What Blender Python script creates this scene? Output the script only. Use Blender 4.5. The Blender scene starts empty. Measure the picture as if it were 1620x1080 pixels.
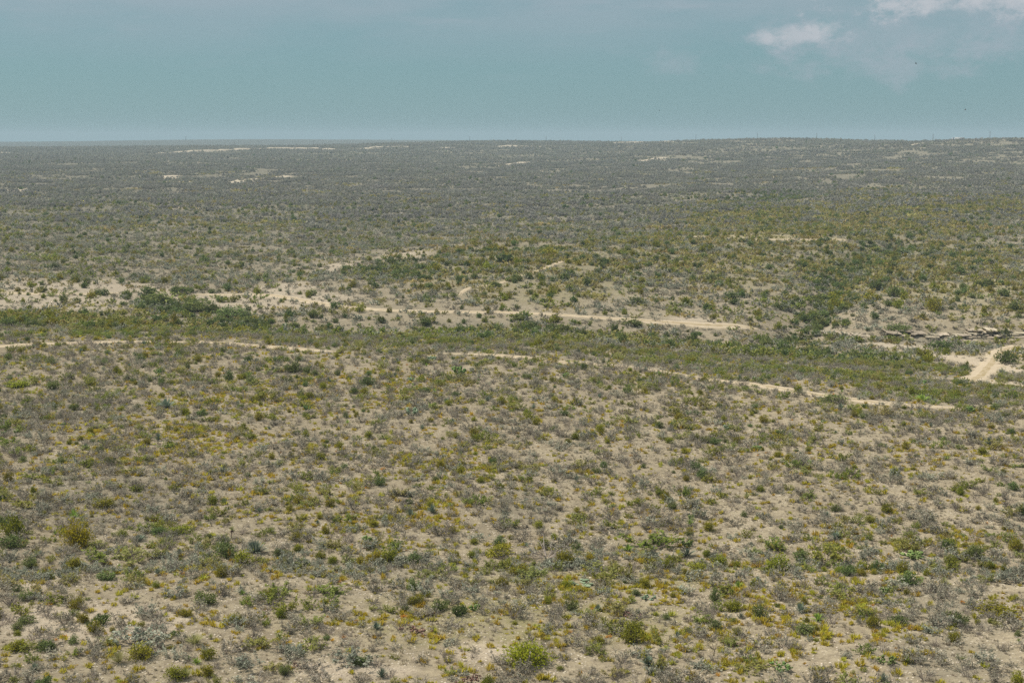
import bpy, math, random
import numpy as np
from mathutils import Vector, Matrix

# ------------------------------------------------------------------ camera, sky, sun, exposure
SC = bpy.context.scene
COL = SC.collection
W0, H0, F = 1620.0, 1080.0, 2250.0          # photograph size and focal length in its pixels
CAMH, EYE = 32.0, 218.0                     # camera height, row of eye level
PITCH = math.atan((540.0 - EYE) / F)
cam_d = bpy.data.cameras.new('camera')
cam_d.sensor_width = 36.0
cam_d.lens = 36.0 * F / W0
cam_d.clip_start, cam_d.clip_end = 1.0, 60000.0
cam = bpy.data.objects.new('camera', cam_d)
cam.location = (0, 0, CAMH)
cam.rotation_euler = (math.pi / 2 - PITCH, 0, 0)
COL.objects.link(cam)
SC.camera = cam

SUN_EL, SUN_AZ = math.radians(57), math.radians(-68)     # azimuth from +Y (view direction), negative = left
world = bpy.data.worlds.new('World')
SC.world = world
world.use_nodes = True


def build_world():
    nt = world.node_tree
    N, L = nt.nodes, nt.links
    N.clear()
    out = N.new('ShaderNodeOutputWorld')
    bg = N.new('ShaderNodeBackground')
    bg.inputs['Strength'].default_value = 0.1
    sky = N.new('ShaderNodeTexSky')
    sky.sky_type = 'NISHITA'
    sky.sun_disc = False
    sky.sun_elevation = SUN_EL
    sky.sun_rotation = SUN_AZ
    sky.air_density, sky.dust_density, sky.ozone_density = 1.0, 0.6, 2.0
    tint = N.new('ShaderNodeMix'); tint.data_type = 'RGBA'; tint.blend_type = 'MULTIPLY'
    tint.inputs[0].default_value = 1.0
    L.new(sky.outputs[0], tint.inputs[6]); tint.inputs[7].default_value = (0.38, 0.60, 0.60, 1)
    tc = N.new('ShaderNodeTexCoord')

    def mathn(op, a, b=None, c=None):
        m = N.new('ShaderNodeMath'); m.operation = op
        for i, v in enumerate((a, b, c)):
            if v is None: continue
            if isinstance(v, (int, float)): m.inputs[i].default_value = v
            else: L.new(v, m.inputs[i])
        return m.outputs[0]

    def noise(scale, detail, rough, stretch, off=(0, 0, 0)):
        mp = N.new('ShaderNodeMapping')
        mp.inputs['Scale'].default_value = stretch
        mp.inputs['Location'].default_value = off
        L.new(tc.outputs['Generated'], mp.inputs[0])
        n = N.new('ShaderNodeTexNoise')
        n.inputs['Scale'].default_value = scale; n.inputs['Detail'].default_value = detail
        n.inputs['Roughness'].default_value = rough
        L.new(mp.outputs[0], n.inputs['Vector'])
        return n.outputs[0]

    def ramp(v, a, b):
        m = N.new('ShaderNodeMapRange'); m.interpolation_type = 'SMOOTHSTEP'
        L.new(v, m.inputs[0]); m.inputs[1].default_value = a; m.inputs[2].default_value = b
        return m.outputs[0]

    def mixc(fac, a, col):
        m = N.new('ShaderNodeMix'); m.data_type = 'RGBA'
        if isinstance(fac, float): m.inputs[0].default_value = fac
        else: L.new(fac, m.inputs[0])
        L.new(a, m.inputs[6]); m.inputs[7].default_value = col
        return m.outputs[2]
    sep = N.new('ShaderNodeSeparateXYZ')
    L.new(tc.outputs['Generated'], sep.inputs[0])
    z = sep.outputs[2]
    # thin even veil over the whole sky
    c = mixc(0.72, tint.outputs[2], SKY_VEIL)
    # streaky lilac-grey layer cloud, thickening upward
    n1 = noise(5.0, 6, 0.55, (1, 1, 5.0), (0.3, 0, 0.1))
    lay = mathn('MULTIPLY', ramp(z, 0.03, 0.125), ramp(mathn('ADD', n1, mathn('MULTIPLY', z, 3.0)), 0.50, 0.86))
    c = mixc(mathn('MULTIPLY', lay, 0.85), c, SKY_LAYER)
    n1b = noise(14.0, 5, 0.6, (1, 1, 7.0), (1.3, 0, 0.4))
    c = mixc(mathn('MULTIPLY', ramp(n1b, 0.52, 0.75), mathn('MULTIPLY', ramp(z, 0.02, 0.09), 0.35)), c, SKY_LAYER)
    # broken cumulus
    n2 = noise(26.0, 9, 0.68, (1, 1, 1.7), (0.0, 0.0, 0.0))
    n2 = mathn('SUBTRACT', n2, 0.5)

    def puff(px, py, rx, ry, k):
        d = Vector(((px - 810) / F, 1.0, 0.0))
        el = math.atan((540 - py) / F) - PITCH
        d.z = math.tan(el) * 1.0
        d.normalize()
        vx = mathn('MULTIPLY', mathn('SUBTRACT', sep.outputs[0], d.x), F / rx)
        vz = mathn('MULTIPLY', mathn('SUBTRACT', sep.outputs[2], d.z), F / ry)
        r = mathn('SQRT', mathn('ADD', mathn('MULTIPLY', vx, vx), mathn('MULTIPLY', vz, vz)))
        s = mathn('ADD', mathn('SUBTRACT', 1.0, r), mathn('MULTIPLY', n2, k))
        fy = ramp(sep.outputs[1], 0.0, 0.2)
        return mathn('MULTIPLY', ramp(s, -0.1, 1.3), fy)
    for (px, py, rx, ry, k, a, colr) in CLOUDS:
        c = mixc(mathn('MULTIPLY', puff(px, py, rx, ry, k), a), c, colr)
    # unseen cumulus added above the frame to fill the shadows with skylight
    n3 = noise(7.0, 8, 0.6, (1, 1, 2.0), (2.0, 1.0, 0.3))
    c = mixc(mathn('MULTIPLY', mathn('MULTIPLY', ramp(n3, 0.36, 0.62), ramp(z, 0.12, 0.32)), 0.85), c, SKY_FILL)
    L.new(c, bg.inputs[0])
    L.new(bg.outputs[0], out.inputs[0])


SKY_VEIL = (2.05, 3.30, 3.78, 1)
SKY_LAYER = (3.45, 3.95, 4.50, 1)
SKY_PUFF = (4.7, 4.95, 5.3, 1)
SKY_FILL = (4.9, 5.2, 5.7, 1)
CLOUDS = [(1420, 60, 300, 60, 3.0, 0.5, SKY_LAYER), (1055, 100, 60, 24, 3.5, 0.45, SKY_LAYER), (1420, 105, 170, 28, 4.0, 0.45, SKY_LAYER), (1560, 75, 120, 36, 4.0, 0.5, SKY_LAYER),
          (1245, 62, 84, 24, 4.5, 0.6, SKY_LAYER), (1248, 58, 62, 14, 5.0, 0.75, SKY_PUFF), (1208, 62, 22, 14, 4.5, 0.6, SKY_PUFF), (1296, 46, 22, 13, 4.5, 0.8, SKY_PUFF),
          (1560, 2, 190, 40, 4.0, 0.7, SKY_LAYER), (1575, -4, 180, 28, 6.0, 0.8, SKY_PUFF), (1430, -6, 100, 22, 6.0, 0.7, SKY_PUFF), (1500, 12, 110, 16, 6.5, 0.55, SKY_PUFF)]
build_world()

sun_d = bpy.data.lights.new('sun', 'SUN')
sun_d.energy = 5.0
sun_d.angle = math.radians(0.6)
sun_d.color = (1.0, 0.95, 0.87)
sun = bpy.data.objects.new('sun', sun_d)
sdir = Vector((math.sin(SUN_AZ) * math.cos(SUN_EL), math.cos(SUN_AZ) * math.cos(SUN_EL), math.sin(SUN_EL)))
sun.rotation_euler = (-sdir).to_track_quat('-Z', 'Y').to_euler()
sun.location = (0, 0, 200)
COL.objects.link(sun)

SC.view_settings.view_transform = 'Standard'
SC.view_settings.look = 'None'
SC.view_settings.exposure = 0.13
SC.view_settings.gamma = 1.0
SC.view_settings.use_curve_mapping = False
SC.render.engine = 'CYCLES'
SC.cycles.max_bounces = 5
SC.cycles.diffuse_bounces = 2
SC.cycles.glossy_bounces = 1
SC.cycles.transmission_bounces = 2
SC.cycles.volume_bounces = 0
SC.cycles.use_denoising = False
SC.render.filter_size = 0.8

rng = np.random.default_rng(7)
random.seed(7)


# ------------------------------------------------------------------ helpers
def tag(o, label=None, cat=None, group=None, kind=None):
    if label: o['label'] = label
    if cat: o['category'] = cat
    if group: o['group'] = group
    if kind: o['kind'] = kind
    return o


def hash2(ix, iy, seed):
    h = (ix.astype(np.int64) * 374761393 + iy.astype(np.int64) * 668265263 + seed * 2147483647) & 0xFFFFFFFF
    h = ((h ^ (h >> 13)) * 1274126177) & 0xFFFFFFFF
    h = h ^ (h >> 16)
    return (h & 0xFFFF) / 65535.0


def vnoise(x, y, seed):
    ix, iy = np.floor(x), np.floor(y)
    fx, fy = x - ix, y - iy
    fx = fx * fx * fx * (fx * (fx * 6 - 15) + 10); fy = fy * fy * fy * (fy * (fy * 6 - 15) + 10)
    a, b = hash2(ix, iy, seed), hash2(ix + 1, iy, seed)
    c, d = hash2(ix, iy + 1, seed), hash2(ix + 1, iy + 1, seed)
    return (a + (b - a) * fx) * (1 - fy) + (c + (d - c) * fx) * fy


def fbm(x, y, seed, octv=3, rough=0.5):
    t, a, s = 0.0, 1.0, 0.0
    for k in range(octv):
        t = t + a * vnoise(x * 2 ** k + 17.3 * k, y * 2 ** k - 9.1 * k, seed + k); s += a; a *= rough
    return t / s


def sstep(a, b, x):
    t = np.clip((x - a) / (b - a), 0, 1)
    return t * t * (3 - 2 * t)


def tan_row(row):
    return math.tan(PITCH + math.atan((row - 540.0) / F))


# ------------------------------------------------------------------ terrain height
US = np.array([-0.36, -0.18, 0.0, 0.18, 0.36])
PROF = [  # (distance, height) down five bearings, left to right
    [(30, 0), (84, 0), (104, -.5), (116, -.6), (130, -.1), (165, .6), (215, .3), (250, -1), (285, -4), (310, -6.0), (345, -6.2), (390, -6.9),
     (480, -7.2), (740, -8.2), (1080, -7.1), (1700, 0.2), (2400, 6), (3000, 12), (3500, 2), (4300, -6), (5600, 17.0), (7000, 0), (15000, -20)],
    [(30, 0), (84, 0), (104, -.5), (114, -.8), (130, -.1), (165, .9), (212, .9), (245, -2), (270, -6.5), (290, -9.2), (320, -9.0), (350, -8.6),
     (420, -9.0), (600, -10), (760, -10.5), (1100, -8.5), (1750, -1), (2400, 7.5), (3000, 15.0), (3500, 5), (4300, -4), (5600, 26.5), (7000, 5), (15000, -20)],
    [(30, 0), (84, 0), (102, -.5), (112, -.9), (128, -.1), (160, 1.0), (200, 1.1), (225, -.6), (255, -4.2), (290, -8.4), (305, -9.2), (330, -9.0), (360, -8.6),
     (400, -7.0), (450, -4.9), (495, -3.8), (560, -9.5), (620, -12.0), (800, -11.4), (1150, -9.6), (1800, -1.7), (2400, 8.5), (3000, 25.2), (3600, 12), (4300, 4), (5600, 22.5), (7000, 5), (15000, -20)],
    [(30, 0), (84, 0), (100, -.6), (110, -1.0), (126, -.2), (155, .7), (182, .6), (205, -1.6), (240, -5.6), (280, -10.5), (312, -12.8), (326, -12.9), (333, -11.0), (350, -10.6),
     (380, -9.4), (450, -7.4), (540, -4.4), (620, -6.6), (800, -7.5), (1150, -5), (1700, 3), (2200, 20), (2500, 29.9), (3100, 18), (4300, 0), (5600, 8), (7000, 0), (15000, -20)],
    [(30, 0), (84, 0), (98, -.6), (108, -1.0), (124, -.3), (150, .2), (166, .0), (190, -2.4), (215, -5.2), (270, -9.8), (300, -13.2), (319, -14.3), (326, -10.4), (340, -9.9),
     (380, -9.4), (430, -9), (560, -7.6), (800, -6), (1000, -3.8), (1500, 4.4), (1850, 20), (2050, 31.2), (2500, 20), (4300, 0), (5600, 8), (7000, 0), (15000, -20)],
]


def pchip_table(Yq):
    """each profile evaluated at Yq (smoothed in log distance)"""
    out = []
    lq = np.log(Yq)
    for p in PROF:
        a = np.array(p, float)
        z = np.interp(lq, np.log(a[:, 0]), a[:, 1])
        out.append(z)
    return np.array(out)            # 5 x n


YS = [30.0]
while YS[-1] < 15000: YS.append(YS[-1] + max(0.42, YS[-1] * 0.0052))
YS = np.array(YS)
UM, DU = 0.75, 0.005
UG = np.arange(-UM, UM + DU / 2, DU)
T5 = pchip_table(YS)
k = np.ones(5) / 5
T5 = np.array([np.convolve(np.pad(t, 2, mode='edge'), k, mode='valid') for t in T5])
ZG = np.zeros((len(YS), len(UG)))
wu = np.clip((UG + 0.36) / 0.18, 0, 3.9999)
iu = wu.astype(int); fu = wu - iu; fu = fu * fu * (3 - 2 * fu)
ZG = T5[iu].T * (1 - fu) + T5[iu + 1].T * fu
XX = YS[:, None] * UG[None, :]
YY = np.repeat(YS[:, None], len(UG), 1)


def at_flat(px, row, T=None):
    """pixel -> world point on the terrain grid built so far"""
    u = (px - 810.0) / F
    ca, sa = math.cos(PITCH), math.sin(PITCH)
    vy, vz = ca + (540 - row) / F * sa, -sa + (540 - row) / F * ca
    uu = u / vy
    sl = vz / vy
    j = (uu + UM) / DU
    j0 = int(np.clip(math.floor(j), 0, len(UG) - 2)); fj = j - j0
    zc = ZG[:, j0] * (1 - fj) + ZG[:, j0 + 1] * fj
    ray = CAMH + sl * YS
    hit = np.nonzero((ray <= zc) & (YS > 40))[0]
    if len(hit) == 0: i = len(YS) - 1; Y = YS[i]
    else:
        i = hit[0]
        d0, d1 = ray[i - 1] - zc[i - 1], ray[i] - zc[i]
        t = d0 / (d0 - d1) if d0 != d1 else 0
        Y = YS[i - 1] + t * (YS[i] - YS[i - 1])
    return uu * Y, Y


def seg_dist(x, y, pts):
    """distance to a world polyline, and nearest parameter"""
    best = np.full(x.shape, 1e9)
    for (ax, ay), (bx, by) in zip(pts[:-1], pts[1:]):
        dx, dy = bx - ax, by - ay
        t = np.clip(((x - ax) * dx + (y - ay) * dy) / (dx * dx + dy * dy + 1e-9), 0, 1)
        best = np.minimum(best, np.hypot(x - ax - t * dx, y - ay - t * dy))
    return best


def poly(pxs):
    return [at_flat(*p) for p in pxs]


# drainages: carved into the ground and green along their beds
GULLY = [
    (poly([(1262, 532), (1275, 505), (1300, 480), (1318, 452), (1345, 415), (1385, 392), (1440, 380)]), 9.0, 3.4),
    (poly([(225, 466), (250, 480), (290, 492), (350, 503), (430, 516), (560, 524), (700, 520), (850, 521), (1000, 528), (1120, 541), (1250, 556), (1350, 568)]), 8.0, 1.2),
    (poly([(640, 440), (600, 425), (640, 410), (720, 400), (860, 392)]), 9.0, 1.2),
    (poly([(1200, 318), (1300, 300), (1330, 282)]), 18.0, 3.0),
    (poly([(0, 900), (300, 892), (560, 893), (840, 893), (1100, 890), (1400, 900), (1620, 905)]), 1.6, 0.25),
]
for pts, w, dep in GULLY:
    d = seg_dist(XX, YY, pts)
    ZG = ZG - dep * np.exp(-(d / w) ** 2)
far = sstep(200, 900, YY)
ZG = ZG + (fbm(XX / 26, YY / 26, 11, 3) - .5) * 0.9 * (1 - 0.3 * far) + (fbm(XX / 140, YY / 140, 21, 3) - .5) * 5.0 * far * (1 - sstep(1800, 3000, YY) * 0.85)
ZG = ZG + (fbm(XX / 3.1, YY / 3.1, 31, 3, 0.6) - .5) * 0.22 * (1 - sstep(120, 300, YY))


def hgt(x, y):
    x = np.asarray(x, float); y = np.asarray(y, float)
    i = np.clip(np.searchsorted(YS, y) - 1, 0, len(YS) - 2)
    t = np.clip((y - YS[i]) / (YS[i + 1] - YS[i]), 0, 1)
    ju = np.clip((x / y + UM) / DU, 0, len(UG) - 1.001)
    j = ju.astype(int); s = ju - j
    return (ZG[i, j] * (1 - s) + ZG[i, j + 1] * s) * (1 - t) + (ZG[i + 1, j] * (1 - s) + ZG[i + 1, j + 1] * s) * t


def at(px, row):
    x, y = at_flat(px, row)
    return Vector((x, y, float(hgt(x, y))))


def to_px(x, y, z):
    ca, sa = math.cos(PITCH), math.sin(PITCH)
    dz = z - CAMH
    f = y * ca - dz * sa
    up = y * sa + dz * ca
    return 810 + F * x / f, 540 - F * up / f


class Ell:
    """a soft patch of ground: given by where it lies in the photograph, kept as a world ellipse"""
    def __init__(s, px, row, rx, ry, soft=0.5):
        x, y = at_flat(px, row)
        _, y1 = at_flat(px, row - ry); _, y2 = at_flat(px, row + ry)
        s.x, s.y, s.rx, s.ry, s.soft = x, y, rx * y / F, max(1.0, abs(y1 - y2) / 2), soft
        s.y = (y1 + y2) / 2

    def __call__(s, x, y):
        n = (fbm(x / (s.rx * .35 + 1), y / (s.ry * .35 + 1), int(s.x * 7) & 255, 3) - .5) * 1.2
        r = np.hypot((x - s.x) / s.rx, (y - s.y) / s.ry) + n * s.soft
        return 1 - sstep(1 - s.soft * .6, 1 + s.soft * .6, r)


def msum(ells, x, y):
    m = np.zeros(np.shape(x))
    for e in ells: m = np.maximum(m, e(x, y))
    return m


PALE = [Ell(60, 468, 210, 28, .3), Ell(410, 478, 130, 20), Ell(1090, 506, 36, 6), Ell(1570, 577, 34, 20, .35),
        Ell(1560, 606, 80, 6), Ell(1420, 547, 70, 4, .4), Ell(140, 985, 160, 30), Ell(450, 455, 60, 8), Ell(640, 405, 40, 8), Ell(540, 422, 40, 7),
        Ell(560, 1060, 110, 14), Ell(760, 1030, 60, 16), Ell(60, 925, 60, 6), Ell(1345, 288, 16, 2.5),
        Ell(300, 328, 45, 3), Ell(1200, 375, 130, 5), Ell(960, 560, 40, 5), Ell(1440, 288, 20, 2)]
OLIVE = [Ell(850, 432, 200, 40), Ell(1110, 408, 170, 40), Ell(1450, 420, 220, 60), Ell(1330, 355, 210, 34), Ell(180, 515, 230, 18), Ell(1500, 320, 160, 20),
         Ell(820, 980, 300, 40), Ell(900, 920, 260, 16)]
GREEN = [Ell(1440, 543, 190, 7, .5), Ell(1250, 575, 330, 26, .4), Ell(700, 535, 260, 22), Ell(1500, 625, 130, 16), Ell(250, 520, 260, 16), Ell(900, 545, 200, 18)]
TUFT = [Ell(650, 985, 130, 26), Ell(880, 985, 90, 40), Ell(1010, 930, 190, 26), Ell(480, 905, 90, 10), Ell(250, 700, 160, 30), Ell(330, 640, 90, 20), Ell(620, 830, 110, 40),
        Ell(1250, 990, 60, 60), Ell(1380, 1000, 120, 50), Ell(700, 740, 120, 25), Ell(1130, 1030, 120, 40), Ell(1400, 850, 150, 20), Ell(540, 620, 160, 30), Ell(300, 905, 90, 8)]
GREYZ = [Ell(90, 660, 130, 30), Ell(1500, 1040, 130, 40), Ell(1480, 960, 110, 40), Ell(150, 790, 180, 40), Ell(540, 900, 260, 14), Ell(820, 800, 60, 30), Ell(1440, 660, 90, 14)]
BARE = [Ell(1562, 580, 34, 16, .9), Ell(1420, 547, 60, 3, .3), Ell(1090, 507, 26, 4, .4), Ell(60, 990, 60, 10), Ell(780, 1040, 30, 14), Ell(660, 1062, 60, 12)]

# ------------------------------------------------------------------ roads (pixel polylines put down on the ground)
def smooth_pts(pts, step):
    p = np.array(pts)
    out = []
    n = len(p)
    for i in range(n - 1):
        p0, p1, p2, p3 = p[max(i - 1, 0)], p[i], p[i + 1], p[min(i + 2, n - 1)]
        m = max(2, int(np.hypot(*(p2 - p1)) / step))
        for q in range(m):
            t = q / m
            out.append(0.5 * (2 * p1 + (p2 - p0) * t + (2 * p0 - 5 * p1 + 4 * p2 - p3) * t * t + (3 * p1 - p0 - 3 * p2 + p3) * t ** 3))
    out.append(p[-1])
    return np.array(out)


ROADS = [
    ('dirt_road', [(-60, 550), (0, 548), (100, 543), (200, 541), (300, 541), (370, 544), (430, 549), (480, 553), (540, 557)], 3.2),
    ('dirt_road', [(700, 559), (745, 560), (790, 562), (860, 570), (960, 577), (1050, 588), (1130, 601), (1200, 609), (1280, 622), (1380, 636), (1450, 642), (1560, 648)], 3.0),
    ('dirt_road', [(-60, 462), (0, 463), (60, 465), (120, 465), (190, 463)], 4.0),
    ('dirt_road', [(310, 466), (400, 466), (450, 470), (520, 482), (600, 490), (700, 493), (800, 494), (900, 499), (1000, 506), (1070, 511), (1110, 514), (1200, 521)], 4.4),
    ('dirt_road', [(1440, 598), (1500, 600), (1550, 604), (1610, 611), (1690, 620)], 4.6),
    ('dirt_road', [(1535, 604), (1552, 594), (1562, 582), (1572, 570), (1582, 558), (1600, 550), (1660, 546)], 4.6),
    ('dirt_road', [(725, 468), (745, 455), (790, 448), (860, 425), (905, 408)], 1.6),
    ('dirt_road', [(1080, 374), (1180, 379), (1280, 379), (1350, 381)], 3.0),
]
ROADW = []
for nm, pxs, w in ROADS:
    pts = smooth_pts(poly(pxs), 1.2)
    ROADW.append((nm, pts, w))


def road_dist(x, y):
    m = np.full(np.shape(x), 99.0)
    for nm, pts, w in ROADW:
        lo, hi = pts.min(0) - 12, pts.max(0) + 12
        sel = np.nonzero((x > lo[0]) & (x < hi[0]) & (y > lo[1]) & (y < hi[1]))[0]
        if len(sel) == 0: continue
        q = pts[::3]
        d = seg_dist(x[sel], y[sel], [tuple(v) for v in q]) - w / 2
        m[sel] = np.minimum(m[sel], d)
    return m


# ------------------------------------------------------------------ materials
def new_mat(name):
    m = bpy.data.materials.new(name); m.use_nodes = True
    m.node_tree.nodes.clear()
    return m, m.node_tree.nodes, m.node_tree.links


def leaf_mat(name, a, b, trans=0.25, var=0.35, hue=0.02, loc=None):
    """a..b by each leaf's own tint, varied from plant to plant; loc = colour that takes over in drifts"""
    m, N, L = new_mat(name)
    out = N.new('ShaderNodeOutputMaterial')
    at_ = N.new('ShaderNodeAttribute'); at_.attribute_name = 'tint'
    mix = N.new('ShaderNodeMix'); mix.data_type = 'RGBA'
    L.new(at_.outputs['Fac'], mix.inputs[0]); mix.inputs[6].default_value = (*a, 1); mix.inputs[7].default_value = (*b, 1)
    oi = N.new('ShaderNodeObjectInfo')
    col = mix.outputs[2]
    if loc:
        nz = N.new('ShaderNodeTexNoise'); nz.inputs['Scale'].default_value = 0.035; nz.inputs['Detail'].default_value = 2
        L.new(oi.outputs['Location'], nz.inputs['Vector'])
        ad = N.new('ShaderNodeMath'); ad.operation = 'MULTIPLY_ADD'
        L.new(oi.outputs['Random'], ad.inputs[0]); ad.inputs[1].default_value = 0.4; L.new(nz.outputs[0], ad.inputs[2])
        mr = N.new('ShaderNodeMapRange'); L.new(ad.outputs[0], mr.inputs[0])
        mr.inputs[1].default_value = 0.6; mr.inputs[2].default_value = 0.85
        m2 = N.new('ShaderNodeMix'); m2.data_type = 'RGBA'
        L.new(mr.outputs[0], m2.inputs[0]); L.new(col, m2.inputs[6]); m2.inputs[7].default_value = (*loc, 1)
        col = m2.outputs[2]
    hs = N.new('ShaderNodeHueSaturation')
    L.new(col, hs.inputs['Color'])
    v = N.new('ShaderNodeMapRange'); L.new(oi.outputs['Random'], v.inputs[0])
    v.inputs[3].default_value = 1 - var; v.inputs[4].default_value = 1 + var
    L.new(v.outputs[0], hs.inputs['Value'])
    r2 = N.new('ShaderNodeMath'); r2.operation = 'MULTIPLY'; L.new(oi.outputs['Random'], r2.inputs[0]); r2.inputs[1].default_value = 17.31
    r3 = N.new('ShaderNodeMath'); r3.operation = 'FRACT'; L.new(r2.outputs[0], r3.inputs[0])
    h = N.new('ShaderNodeMapRange'); L.new(r3.outputs[0], h.inputs[0])
    h.inputs[3].default_value = 0.5 - hue; h.inputs[4].default_value = 0.5 + hue
    L.new(h.outputs[0], hs.inputs['Hue'])
    d = N.new('ShaderNodeBsdfDiffuse'); L.new(hs.outputs[0], d.inputs[0])
    if trans > 0:
        t = N.new('ShaderNodeBsdfTranslucent'); L.new(hs.outputs[0], t.inputs[0])
        mx = N.new('ShaderNodeMixShader'); mx.inputs[0].default_value = trans
        L.new(d.outputs[0], mx.inputs[1]); L.new(t.outputs[0], mx.inputs[2])
        L.new(mx.outputs[0], out.inputs[0])
    else:
        L.new(d.outputs[0], out.inputs[0])
    return m


M = {}
M['twig'] = leaf_mat('grey_twigs', (.34, .295, .25), (.17, .14, .12), 0.0, .2, .01)
M['greyleaf'] = leaf_mat('grey_leaves', (.17, .16, .105), (.42, .39, .30), .25, .28, .015)  # leaf greys and greens: colour range widened to imitate crisp shadow contrast
M['silver'] = leaf_mat('silver_leaves', (.19, .205, .14), (.42, .425, .325), .25, .22, .02)
M['green'] = leaf_mat('green_leaves', (.14, .185, .032), (.38, .40, .085), .38, .25, .025, loc=(.29, .275, .095))
M['olive'] = leaf_mat('olive_leaves', (.12, .135, .016), (.37, .35, .045), .35, .25, .025)
M['darkgreen'] = leaf_mat('dark_green_leaves', (.075, .105, .033), (.225, .265, .09), .33, .25, .025)
M['bright'] = leaf_mat('bright_green_leaves', (.21, .25, .016), (.36, .36, .03), .35, .12, .01)
M['mustard'] = leaf_mat('mustard_leaves', (.25, .205, .014), (.40, .31, .022), .35, .12, .01)
M['tuft'] = leaf_mat('yellow_blades', (.40, .325, .035), (.60, .47, .06), .45, .2, .02, loc=(.36, .34, .05))
M['orange'] = leaf_mat('orange_blades', (.46, .26, .03), (.54, .35, .07), .4, .25, .02)
M['palegrass'] = leaf_mat('pale_blades', (.28, .30, .10), (.46, .44, .20), .35, .2, .02)
M['straw'] = leaf_mat('dry_straw', (.34, .285, .20), (.50, .43, .30), .3, .3, .01, loc=(.25, .22, .16))
M['blue'] = leaf_mat('blue_green_blades', (.13, .17, .12), (.23, .27, .195), .2, .2, .015)
M['lime'] = leaf_mat('lime_blades', (.19, .29, .05), (.31, .40, .08), .35, .2, .01)
M['pad'] = leaf_mat('cactus_pads', (.12, .185, .055), (.22, .285, .10), 0.0, .2, .02)
M['padblue'] = leaf_mat('pale_cactus_pads', (.15, .21, .125), (.23, .29, .185), 0.0, .15, .02)
M['dead'] = leaf_mat('dead_pads', (.14, .08, .065), (.22, .14, .105), 0.0, .3, .01)
M['bark'] = leaf_mat('bark', (.17, .135, .10), (.24, .19, .145), 0.0, .2, .01)
M['stone'] = leaf_mat('pale_stone', (.33, .275, .20), (.54, .47, .37), 0.0, .3, .01)
M['farleaf'] = leaf_mat('brush_leaves', (.21, .20, .17), (.37, .35, .30), .3, .28, .02, loc=(.235, .23, .175))
M['hillleaf'] = leaf_mat('olive_brush_leaves', (.28, .25, .085), (.42, .36, .14), .35, .25, .02)


def ground_mat():
    m, N, L = new_mat('stony_caliche_soil')
    out = N.new('ShaderNodeOutputMaterial')
    geo = N.new('ShaderNodeNewGeometry')

    def nz(scale, det=4, rough=.6):
        n = N.new('ShaderNodeTexNoise'); n.inputs['Scale'].default_value = scale
        n.inputs['Detail'].default_value = det; n.inputs['Roughness'].default_value = rough
        L.new(geo.outputs['Position'], n.inputs['Vector'])
        return n.outputs[0]

    def rampf(v, a, b):
        r = N.new('ShaderNodeMapRange'); L.new(v, r.inputs[0]); r.inputs[1].default_value = a; r.inputs[2].default_value = b
        return r.outputs[0]

    def mix(f, a, b):
        x = N.new('ShaderNodeMix'); x.data_type = 'RGBA'
        L.new(f, x.inputs[0])
        for s, v in ((6, a), (7, b)):
            if isinstance(v, tuple): x.inputs[s].default_value = (*v, 1)
            else: L.new(v, x.inputs[s])
        return x.outputs[2]

    def mul(a, b):
        x = N.new('ShaderNodeMath'); x.operation = 'MULTIPLY'
        L.new(a, x.inputs[0])
        if isinstance(b, float): x.inputs[1].default_value = b
        else: L.new(b, x.inputs[1])
        return x.outputs[0]
    c = mix(rampf(nz(.12, 5), .35, .65), (.385, .315, .20), (.495, .412, .275))
    c = mix(rampf(nz(1.1, 6, .75), .42, .60), c, (.285, .23, .15))
    p = N.new('ShaderNodeAttribute'); p.attribute_name = 'pale'
    c = mix(mul(p.outputs['Fac'], .6), c, (.56, .47, .35))
    o = N.new('ShaderNodeAttribute'); o.attribute_name = 'olive'
    c = mix(mul(o.outputs['Fac'], rampf(nz(.5, 5, .7), .35, .6)), c, (.31, .27, .12))
    g = N.new('ShaderNodeAttribute'); g.attribute_name = 'litter'
    c = mix(mul(g.outputs['Fac'], rampf(nz(.35, 5, .7), .15, .5)), c, (.225, .205, .15))
    w_ = N.new('ShaderNodeAttribute'); w_.attribute_name = 'scrub'
    c = mix(w_.outputs['Fac'], c, (.13, .135, .115))
    # gravel: pale chips and dark chips
    vo = N.new('ShaderNodeTexVoronoi'); vo.inputs['Scale'].default_value = 5.0
    L.new(geo.outputs['Position'], vo.inputs['Vector'])
    sp = N.new('ShaderNodeSeparateColor'); L.new(vo.outputs['Color'], sp.inputs[0])
    chip = rampf(vo.outputs['Distance'], .42, .25)
    c = mix(mul(mul(chip, rampf(sp.outputs[0], .68, .74)), rampf(nz(.25, 3), .4, .6)), c, (.70, .62, .50))
    c = mix(mul(mul(chip, rampf(sp.outputs[1], .78, .82)), .85), c, (.19, .15, .115))
    c = mix(rampf(nz(7.0, 3, .7), .55, .75), c, (.26, .20, .14))
    d = N.new('ShaderNodeBsdfDiffuse'); L.new(c, d.inputs[0]); d.inputs['Roughness'].default_value = .8
    bp = N.new('ShaderNodeBump'); bp.inputs['Strength'].default_value = .7; bp.inputs['Distance'].default_value = .12
    L.new(nz(4.0, 5, .7), bp.inputs['Height']); L.new(bp.outputs[0], d.inputs['Normal'])
    L.new(d.outputs[0], out.inputs[0])
    return m


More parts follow.
